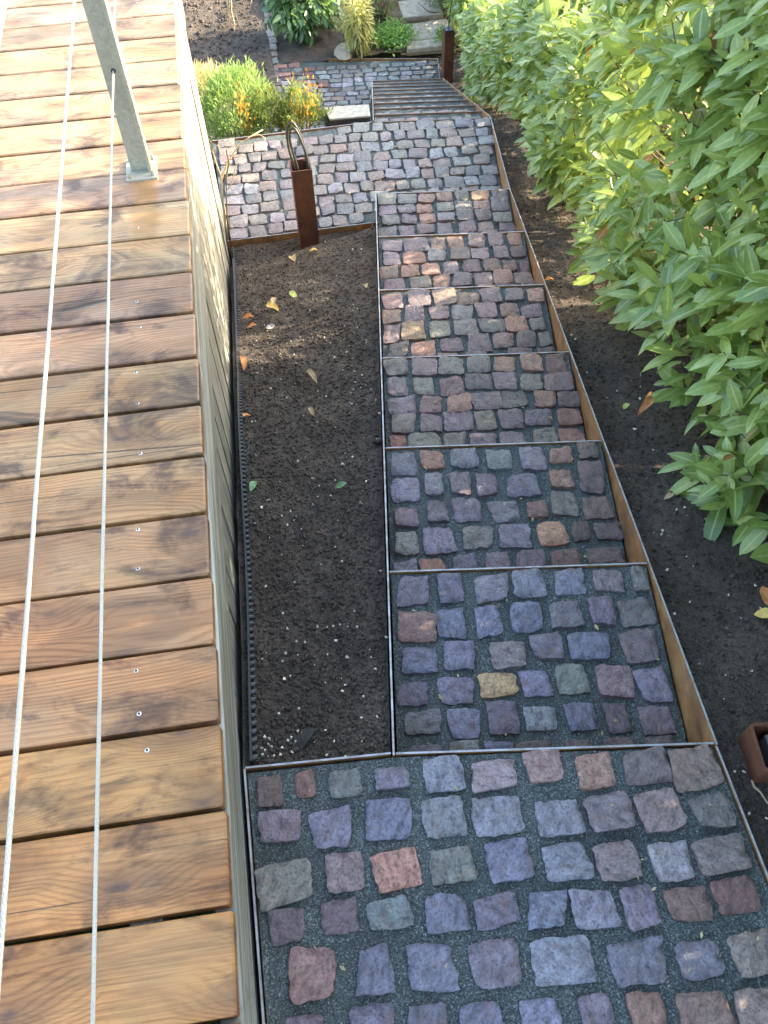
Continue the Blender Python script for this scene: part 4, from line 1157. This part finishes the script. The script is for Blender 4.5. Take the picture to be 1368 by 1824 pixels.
# ------------------------------------------------------------------ shrubs and small plants
def shrub(name, base, ctr, rad, n, L, width, mat, label, cat='shrub', up=0.5, shell=0.5, stems=7, seed=1, stem_mat=None, rows=3, droop=0.0, clumps=0):
    rng = np.random.default_rng(seed)
    e = empty(name, tuple(base))
    d = rng.normal(size=(n, 3)); d /= np.linalg.norm(d, axis=1)[:, None]
    r = rng.random(n) ** shell
    lump = 1 + 0.5 * vnoise(np.arctan2(d[:, 1], d[:, 0]) * 2.2 + seed, d[:, 2] * 3) + 0.35 * vnoise(d[:, 0] * 7 + seed, d[:, 2] * 7 + d[:, 1] * 5)
    P = np.array(ctr) + d * r[:, None] * lump[:, None] * np.array(rad)
    if clumps:
        cc = np.array(ctr) + (lambda q: q / np.linalg.norm(q, axis=1)[:, None])(rng.normal(size=(clumps, 3))) * np.array(rad) * rng.uniform(0.5, 1.0, (clumps, 1))
        k = rng.integers(0, clumps, n)
        P = cc[k] + rng.normal(size=(n, 3)) * np.array(rad) * 0.16 + np.array([0, 0, 1]) * rng.random((n, 1)) * rad[2] * 0.25
        d = P - np.array(ctr); d /= np.linalg.norm(d, axis=1)[:, None] + 1e-9
    P[:, 2] = np.maximum(P[:, 2], base[2] + 0.01)
    D = d * 0.6 + rng.normal(0, 0.35, (n, 3)) + np.array([0, 0, up - droop])
    Nn = d * 0.5 + np.array([0, 0, 0.6]) + rng.normal(0, 0.3, (n, 3))
    tm = [leaf_template(rows, width, 0.25, 0.12), leaf_template(rows, width * 1.15, 0.3, 0.25)]
    cr = link('crown', leaves_mesh('crown', P, D, Nn, L * rng.uniform(0.65, 1.3, n), tm, rng.integers(0, 2, n)), mat)
    under(cr, e)
    cr['kind'] = 'stuff'
    mb = MB()
    for k in range(stems):
        t = np.array(ctr) + rng.normal(size=3) * np.array(rad) * 0.45
        b = np.array(base) + np.array([rng.normal(0, 0.03), rng.normal(0, 0.03), -0.03])
        mb.tube([b, (b + t) / 2 + rng.normal(0, 0.02, 3), t], [0.006, 0.0045, 0.002], 5)
    under(mb.build('stems', stem_mat or M['bark'], smooth=True), e)['kind'] = 'stuff'
    return tag(e, label, cat)
M['sant'] = mat_leaf('feathery_green', (0.10, 0.2, 0.05), (0.25, 0.36, 0.12), (0.45, 0.6, 0.15), 0.3, rough=0.6, spec=0.2)
M['heath'] = mat_leaf('heather_leaf', (0.08, 0.14, 0.03), (0.2, 0.25, 0.07), (0.35, 0.42, 0.1), 0.3, rough=0.65, spec=0.2, odd=(0.06, (0.45, 0.25, 0.06)))
M['orange'] = mat_leaf('orange_spike', (0.4, 0.2, 0.03), (0.6, 0.36, 0.08), (0.7, 0.4, 0.05), 0.3, rough=0.7, spec=0.2)
M['bush'] = mat_leaf('bush_leaf', (0.05, 0.11, 0.035), (0.13, 0.23, 0.08), (0.3, 0.45, 0.1), 0.3)
M['bamboo'] = mat_leaf('yellow_leaf', (0.3, 0.32, 0.07), (0.5, 0.46, 0.14), (0.7, 0.65, 0.2), 0.35, rough=0.5)
M['lime'] = mat_leaf('lime_ground_cover', (0.12, 0.25, 0.04), (0.26, 0.42, 0.09), (0.4, 0.6, 0.1), 0.3, rough=0.6)
M['blue'] = mat_leaf('dark_needles', (0.05, 0.12, 0.06), (0.12, 0.22, 0.1), (0.2, 0.35, 0.12), 0.25, rough=0.6)
M['straw'] = mat_leaf('straw', (0.4, 0.32, 0.14), (0.6, 0.5, 0.26), (0.6, 0.5, 0.2), 0.3, rough=0.7)

c = at_y(412, 196, 4.42)
shrub('feathery_shrub', (c[0], 4.42, ZP - 0.3), c, (0.2, 0.24, 0.16), 7000, 0.034, 0.16, M['sant'], 'feathery light green shrub growing behind the platform at the timber wall', up=0.9, shell=0.4, seed=3, rows=2, clumps=60)
c = at_y(478, 212, 4.3)
shrub('heather_plant', (c[0], 4.3, ZP - 0.3), c, (0.12, 0.12, 0.12), 2300, 0.03, 0.2, M['heath'], 'olive green heather with yellowing shoots between feathery shrub and orange plant', up=0.9, shell=0.45, seed=5, rows=2, clumps=26)
c = at_y(535, 206, 4.3)
hp = shrub('heather_plant', (c[0], 4.3, ZP - 0.3), c, (0.14, 0.13, 0.12), 2200, 0.03, 0.22, M['heath'], 'sparse heather with orange tips beside the pale concrete block', up=0.9, shell=0.5, seed=9, rows=2, clumps=24)
rng = np.random.default_rng(4); P, D = [], []
for (qx, qy, n) in ((430, 198, 90), (441, 218, 70), (553, 160, 36), (558, 170, 20), (551, 205, 30), (521, 226, 24), (526, 178, 14)):
    b = at_y(qx, qy, 4.24)
    P.append(b + rng.normal(size=(n, 3)) * np.array([0.018, 0.03, 0.05])); D.append(rng.normal(0, 0.4, (n, 3)) + [0, 0, 1.0])
P, D = np.concatenate(P), np.concatenate(D)
o = link('flower_spikes', leaves_mesh('flower_spikes', P, D, rng.normal(size=P.shape) + [0, -0.5, 0.5], np.full(len(P), 0.024), [leaf_template(2, 0.4, 0.2, 0.1)], np.zeros(len(P), int)), M['orange'])
under(o, hp)['kind'] = 'stuff'
c = at_y(362, 156, 5.0)
shrub('dry_grass_tuft', (c[0], 5.0, c[2] - 0.15), c, (0.13, 0.15, 0.08), 1500, 0.07, 0.08, M['straw'], 'straw coloured grass tuft at the timber wall behind the feathery shrub', 'grass tuft', up=0.5, seed=8, rows=2)
b = at(540, 72, ZF + 0.02)
shrub('broadleaf_bush', tuple(b), b + np.array([0.02, 0.1, 0.3]), (0.3, 0.26, 0.25), 1500, 0.095, 0.34, M['bush'], 'leafy dark green bush at the back of the far cobbled platform', 'bush', up=-0.2, shell=0.35, seed=12, rows=4)
b = at(636, 98, ZF + 0.02)
shrub('yellow_bamboo', tuple(b), b + np.array([0.02, 0.08, 0.24]), (0.12, 0.14, 0.26), 900, 0.085, 0.16, M['bamboo'], 'sunlit yellow bushy plant with narrow leaves behind the far platform', 'plant', up=-0.5, shell=0.5, seed=14, rows=3)
b = at(675, 40, ZF + 0.05)
shrub('twiggy_bush', tuple(b), b + np.array([0.0, 0.1, 0.16]), (0.2, 0.2, 0.2), 260, 0.05, 0.3, M['heath'], 'nearly bare twiggy bush behind the bright green ground cover', 'bush', up=0.2, stems=34, seed=17, rows=3)
b = at(795, 14, ZF + 0.03)
shrub('needle_shrub', tuple(b), b + np.array([0, 0.05, 0.15]), (0.28, 0.2, 0.17), 4200, 0.05, 0.09, M['blue'], 'dark green needle leaved shrub at the top of the flagstone path', up=0.8, seed=20, rows=2, clumps=40)
b = at(822, 82, ZF)
shrub('grass_tuft', tuple(b), b + np.array([0, 0, 0.08]), (0.08, 0.1, 0.1), 420, 0.1, 0.07, M['bamboo'], 'yellow green grass tuft between far steel post and hedge', 'grass tuft', up=1.2, seed=22, rows=3)
rng = np.random.default_rng(30)
n = 2600
qx = np.concatenate([rng.normal(697, 16, n), rng.normal(806, 13, 800)]); qy = np.concatenate([rng.normal(62, 9, n), rng.normal(62, 5, 800)])
P = np.array([at(a, b_, ZF + 0.05) for a, b_ in zip(qx, qy)]) + rng.normal(0, 0.02, (len(qx), 3))
o = link('ground_cover', leaves_mesh('ground_cover', P, rng.normal(size=P.shape) + [0, 0, 0.4], rng.normal(0, 0.4, P.shape) + [0, 0, 1], rng.uniform(0.02, 0.045, len(P)), [leaf_template(2, 0.6, 0.2, 0.1)], np.zeros(len(P), int)), M['lime'])
tag(o, 'bright green low ground cover beside the flagstone path', 'ground cover', kind='stuff')

# bare climber at the foot of the wall
vine = empty('bare_climber', tuple(at(407, 428, ZP)))
tag(vine, 'bare climbing plant with pale twigs at the corner of the timber wall', 'climbing plant')
def strand(pix, Y, r0, r1, mat, name='stem'):
    P = [at_y(x, y, Y + 0.02 * math.sin(i * 1.7)) for i, (x, y) in enumerate(pix)]
    mb = MB(); mb.tube(P, list(np.linspace(r0, r1, len(P))), 6)
    return under(mb.build(name, mat, smooth=True), vine)
strand([(404, 430), (401, 380), (396, 350), (395, 318), (403, 295), (416, 272), (428, 256), (445, 244), (468, 231)], 3.17, 0.0038, 0.0024, M['dry'])
strand([(410, 428), (405, 390), (403, 350), (404, 310)], 3.17, 0.004, 0.002, M['bark'])
strand([(396, 325), (404, 310), (408, 290), (403, 268)], 3.17, 0.004, 0.003, M['bark'])
strand([(403, 340), (414, 325), (418, 300), (424, 288)], 3.2, 0.003, 0.0015, M['dry'], 'twig')
strand([(404, 352), (417, 345), (418, 330)], 3.16, 0.002, 0.001, M['dry'], 'twig')
strand([(400, 290), (420, 280), (432, 274)], 3.18, 0.0025, 0.001, M['dry'], 'twig')
strand([(395, 318), (385, 290), (378, 268), (388, 258), (394, 275)], 3.22, 0.003, 0.001, M['dry'], 'twig')
strand([(448, 243), (462, 240), (473, 246), (470, 254)], 3.18, 0.003, 0.0012, M['dry'], 'twig')
dr = empty('dry_stalks', tuple(at_y(408, 10, 3.9)))
tag(dr, 'pale dry stalks hanging into view past the end of the deck', 'dry stalks')
for pix in ([(404, -20), (406, 15), (402, 38)], [(410, -20), (412, 20), (418, 44), (416, 60)], [(407, -20), (409, 30), (404, 52)], [(446, -20), (448, 0), (445, 12)]):
    mb = MB(); mb.tube([at_y(x, y, 3.9) for x, y in pix], [0.004, 0.003, 0.0022, 0.0012][:len(pix)], 5)
    under(mb.build('stalk', M['dry'], smooth=True), dr)

# ------------------------------------------------------------------ chips of limestone and fallen leaves
def hit(x, y, zf):
    d = ray(x, y); lo, hi = 0.3, 14.0
    for _ in range(44):
        m = (lo + hi) / 2; P = CAM + d * m
        if P[2] > float(zf(np.array(P[0]), np.array(P[1]))): lo = m
        else: hi = m
    return CAM + d * lo
def chip_mesh(rng):
    V = OCT * rng.uniform(0.5, 1.2, (6, 1)) + rng.normal(0, 0.12, (6, 3))
    V = np.concatenate([V, (V[OF].mean(1)) * 1.25]); F = []
    for k, f in enumerate(OF):
        for i in range(3): F.append((f[i], f[(i + 1) % 3], 6 + k))
    return mesh('limestone_chip', V, F)
prng = np.random.default_rng(11)
CHM = []
for _ in range(6):
    me = chip_mesh(prng); me.materials.append(M['stone_chip']); CHM.append(me)
def chip(P, r, label, group):
    o = link('limestone_chip', CHM[prng.integers(0, 6)])
    o.location = (P[0], P[1], P[2] + r * 0.5 + 0.003); o.scale = (r * 2.3, r * 2.3 * prng.uniform(0.7, 1), r * 1.9); o.rotation_euler = tuple(prng.uniform(0, 6.28, 3))
    return tag(o, label, 'stone chip', group)
LB = 'small pale limestone chip scattered on the narrow soil bed'
bed1 = [(1100,230,9),(1045,228,6),(1020,300,7),(930,265,5),(875,180,5),(930,95,6),(890,540,6),(780,610,9),(1075,720,6),(1130,800,9),(870,780,8),(720,778,6),(795,780,6),(660,805,6),(445,800,8),(935,905,10),(1010,872,6),(680,890,6),(450,1003,7),(1040,1197,7),(880,1150,9),(1060,1060,7),(1130,1080,7),(1160,1105,7),(1050,1105,7),(985,985,6),(830,1115,6),(635,1160,7),(535,1100,6),(707,1555,11),(985,1575,13),(1045,1530,9),(1130,1680,11),(830,1775,9),(910,1770,8),(1095,1812,13),(1210,1255,12),(1190,1170,6),(440,1305,8),(420,1305,6),(1105,1015,5),(495,705,7)]
bed2 = [(480,20,7),(660,42,9),(605,70,6),(437,117,12),(640,130,8),(727,152,8),(680,98,6),(937,265,7),(980,355,8),(685,487,6),(503,515,13),(612,683,9),(640,777,14),(828,763,7),(925,760,6),(1073,762,10),(940,850,9),(628,930,12),(890,936,11),(1012,957,15),(620,1087,14),(1000,1127,8),(983,1165,12),(1113,1200,13),(713,1277,9),(587,1305,7),(880,1410,9),(930,1480,12),(705,1418,8),(733,1432,8),(525,1463,9),(500,1455,7),(520,1498,10),(475,1520,9),(497,1532,9),(543,1515,8),(487,1562,9),(555,1568,10),(598,1562,10),(645,1475,8),(697,1485,9),(665,1452,7),(607,1518,7),(670,1545,6),(883,1563,7),(1005,1578,7),(1103,1332,6),(1197,1325,7),(750,862,6),(1190,1027,6),(1220,415,6),(1255,828,8)]
for lst, oy in ((bed1, 380), (bed2, 900)):
    for (x, y, d) in lst:
        P = hit(330 + x / 3.508, oy + y / 3.508, BEDZ)
        dist = float(px(P)[0][2])
        chip(P, max(0.0022, d / 3.508 * dist / FPX * 0.5), LB, 'limestone chips on the soil bed')
RB = 'small pale limestone chip lying on the soil between steps and hedge'
r1 = [(518,322,14),(495,128,10),(490,147,9),(952,400,11),(555,538,9),(613,257,6),(882,560,7),(678,782,6),(797,957,6),(807,840,5),(893,1313,12),(853,1315,9),(922,1522,9),(1005,1543,9),(603,15,7),(567,27,6),(820,445,9),(630,478,9),(937,820,6)]
for (x, y, d) in r1:
    P = hit(1000 + x / 2.764, 900 + y / 2.764, RIGHTZ); dist = float(px(P)[0][2])
    chip(P, d / 2.764 * dist / FPX * 0.5, RB, 'limestone chips beside the hedge')
for (x, y, d) in [(160,823,8),(178,845,7),(233,1010,9),(383,1100,8),(495,1138,9),(470,1290,9),(475,1287,7),(335,1135,6),(560,1390,7),(715,1490,9),(623,1497,6),(607,1785,8),(603,1805,9),(675,1683,7),(715,1672,7)]:
    P = hit(960 + x / 2.765, 300 + y / 2.765, RIGHTZ); dist = float(px(P)[0][2])
    chip(P, d / 2.765 * dist / FPX * 0.5, RB, 'limestone chips beside the hedge')
# tiny specks
n = 170
Yc = 0.43 + 2.7 * prng.random(n); Xc = 0.03 + (P0[0] + 0.1428 * (Yc - P0[1]) - 0.05) * prng.random(n)
V, F = crumbs(np.stack([Xc, Yc, BEDZ(Xc, Yc) + 0.002], -1), prng.uniform(0.0014, 0.0034, n), prng)
tag(link('stone_specks', mesh('stone_specks', V, F), M['stone_chip']), 'tiny pale grit specks strewn over the narrow soil bed', 'grit', kind='stuff')
n = 150
Sc = -0.6 + 5 * prng.random(n); Lc = SW + 0.05 + 0.4 * prng.random(n); Qc = P0 + Sc[:, None] * B2 + Lc[:, None] * X2
Qc = Qc[(Sc > 0) | (Qc[:, 0] > 0.9)]
V, F = crumbs(np.stack([Qc[:, 0], Qc[:, 1], RIGHTZ(Qc[:, 0], Qc[:, 1]) + 0.002], -1), prng.uniform(0.0012, 0.0028, len(Qc)), prng)
tag(link('stone_specks', mesh('stone_specks', V, F), M['stone_chip']), 'tiny pale grit specks on the soil beside the hedge', 'grit', kind='stuff')

def dead_mat(name, c): return mat_plain(name, c, 0.65, 0.35, 90)
DM = {'tan': dead_mat('tan_leaf', (0.4, 0.29, 0.14)), 'yellow': dead_mat('yellow_fallen_leaf', (0.55, 0.38, 0.1)), 'orange': dead_mat('orange_fallen_leaf', (0.5, 0.2, 0.06)), 'green': dead_mat('green_fallen_leaf', (0.16, 0.27, 0.12)), 'grey': dead_mat('grey_fallen_leaf', (0.2, 0.2, 0.19)), 'lime': dead_mat('lime_fallen_leaf', (0.4, 0.45, 0.12)), 'dark': mat_plain('dark_wet_leaf', (0.045, 0.042, 0.036), 0.9, 0.3, 90, 0.2)}
def fallen(x, y, size, col, zf, label, curl=0.3, w=0.5, rot=None):
    P = hit(x, y, zf)
    TV, TF = leaf_template(6, w, curl * 1.6, curl, 0.04)
    TV = TV.copy(); TV[:, 1] -= 0.5; TV[:, 2] -= TV[:, 2].min()
    o = link('fallen_leaf', mesh('fallen_leaf', TV, TF, True), DM[col])
    o.location = (P[0], P[1], P[2] + 0.003); o.scale = (size, size, size)
    o.rotation_euler = (prng.normal(0, 0.2), prng.normal(0, 0.2), prng.uniform(0, 6.28) if rot is None else rot)
    return tag(o, label, 'leaf', 'fallen leaves')
FL = [(525,467,0.062,'tan','crumpled tan leaf in the soil near the rust red post',0.6),(557,453,0.045,'yellow','yellow leaf lying right at the foot of the rust red post',0.4),(484,555,0.062,'yellow','curled yellow brown leaf in the upper soil bed',0.5),(489,540,0.045,'tan','pale leaf touching the curled yellow brown leaf in the soil bed',0.5),(441,573,0.05,'orange','narrow orange leaf by the black dimpled sheet',0.5),(449,586,0.046,'orange','reddish leaf below the narrow orange leaf in the soil bed',0.3),(482,583,0.042,'grey','round grey leaf in the upper soil bed',0.05),(523,527,0.05,'lime','flat yellow green narrow leaf in the soil bed',0.1),(430,655,0.052,'orange','orange leaf in a fleck of sunlight at the timber wall',0.5),(557,681,0.044,'tan','small tan leaf in the middle of the soil bed',0.7),(438,748,0.042,'orange','small orange leaf at the dimpled sheet half way down the bed',0.4),(450,871,0.04,'green','bright green leaf fragment near the dimpled sheet',0.3),(608,868,0.036,'green','small bluish green leaf fragment in the lower soil bed',0.3),(650,516,0.04,'tan','thin pale leaf beside the steel stringer',0.6),(550,1317,0.05,'dark','dark wet leaf in the soil near the front landing',0.3),(556,738,0.03,'tan','tiny brown leaf in the middle of the soil bed below the tan leaf',0.5)]
for x, y, s_, c_, lb, cu in FL:
    fallen(x, y, s_, c_, BEDZ, lb, cu)
for x, y, s_, c_, lb, cu in [(1142,736,0.062,'orange','curled bright orange leaf under the hedge edge',0.9),(1362,1066,0.05,'orange','orange leaf at the picture edge on soil beside the hedge',0.2),(1362,1101,0.05,'yellow','dull yellow leaf below the orange leaf at the picture edge',0.5),(1190,888,0.028,'tan','small tan leaf on the bare soil below the hedge',0.4),(1258,831,0.035,'yellow','yellow leaf half under the lowest laurel leaves',0.3),(1115,727,0.035,'lime','pale green leaf scrap beside the curled orange leaf',0.3),(980,505,0.04,'orange','brown leaf against the outside of the steel stringer',0.5)]:
    fallen(x, y, s_, c_, RIGHTZ, lb, cu)
mb = MB(); P = [hit(1000 + x / 2.764, 900 + y / 2.764, RIGHTZ) + np.array([0, 0, 0.004]) for x, y in ((948, 1320), (935, 1360), (945, 1390), (975, 1415), (1015, 1475))]
mb.tube(P, [0.002, 0.0024, 0.0028, 0.0022, 0.0016], 6)
tag(mb.build('fallen_twig', M['dry'], smooth=True), 'bent pale twig on the soil beside the front landing', 'twig')
mb = MB(); P0_ = hit(676, 790, BEDZ); mb.tube([P0_ + np.array([0.012, 0, 0.01]), P0_ + np.array([-0.004, 0, 0.012]), P0_ + np.array([-0.014, -0.002, 0.006])], [0.008, 0.009, 0.006], 8)
tag(mb.build('cable_stub', M['cable'], smooth=True), 'short black cable end poking out beside the steel stringer', 'cable')

# bits of leaf and stalk lying on the paving
rng = np.random.default_rng(77)
P, Lz = [], []
for _ in range(26):
    P.append((rng.uniform(0.05, 0.86), rng.uniform(-0.1, 0.33), ZL + 0.008)); Lz.append(rng.uniform(0.004, 0.014))
for i in range(6):
    for _ in range(22):
        P.append(SL((i + rng.uniform(0.1, 0.95)) * RUN, rng.uniform(0.03, SW - 0.03), ZL - (i + 1) * RISE + 0.008)); Lz.append(rng.uniform(0.005, 0.018))
for _ in range(70):
    P.append((rng.uniform(0.05, 1.2), rng.uniform(3.25, 3.85), ZP + 0.009)); Lz.append(rng.uniform(0.006, 0.02))
P, Lz = np.array(P), np.array(Lz)
D = rng.normal(size=P.shape) * [1, 1, 0.08]
lit = link('leaf_litter', leaves_mesh('leaf_litter', P, D, rng.normal(0, 0.25, P.shape) + [0, 0, 1], Lz, [leaf_template(2, 0.5, 0.3, 0.15), leaf_template(2, 0.12, 0.2, 0.1)], rng.integers(0, 2, len(P))), M['straw'])
tag(lit, 'tiny dry scraps of leaf and stalk scattered over the cobbles', 'leaf litter', kind='stuff')
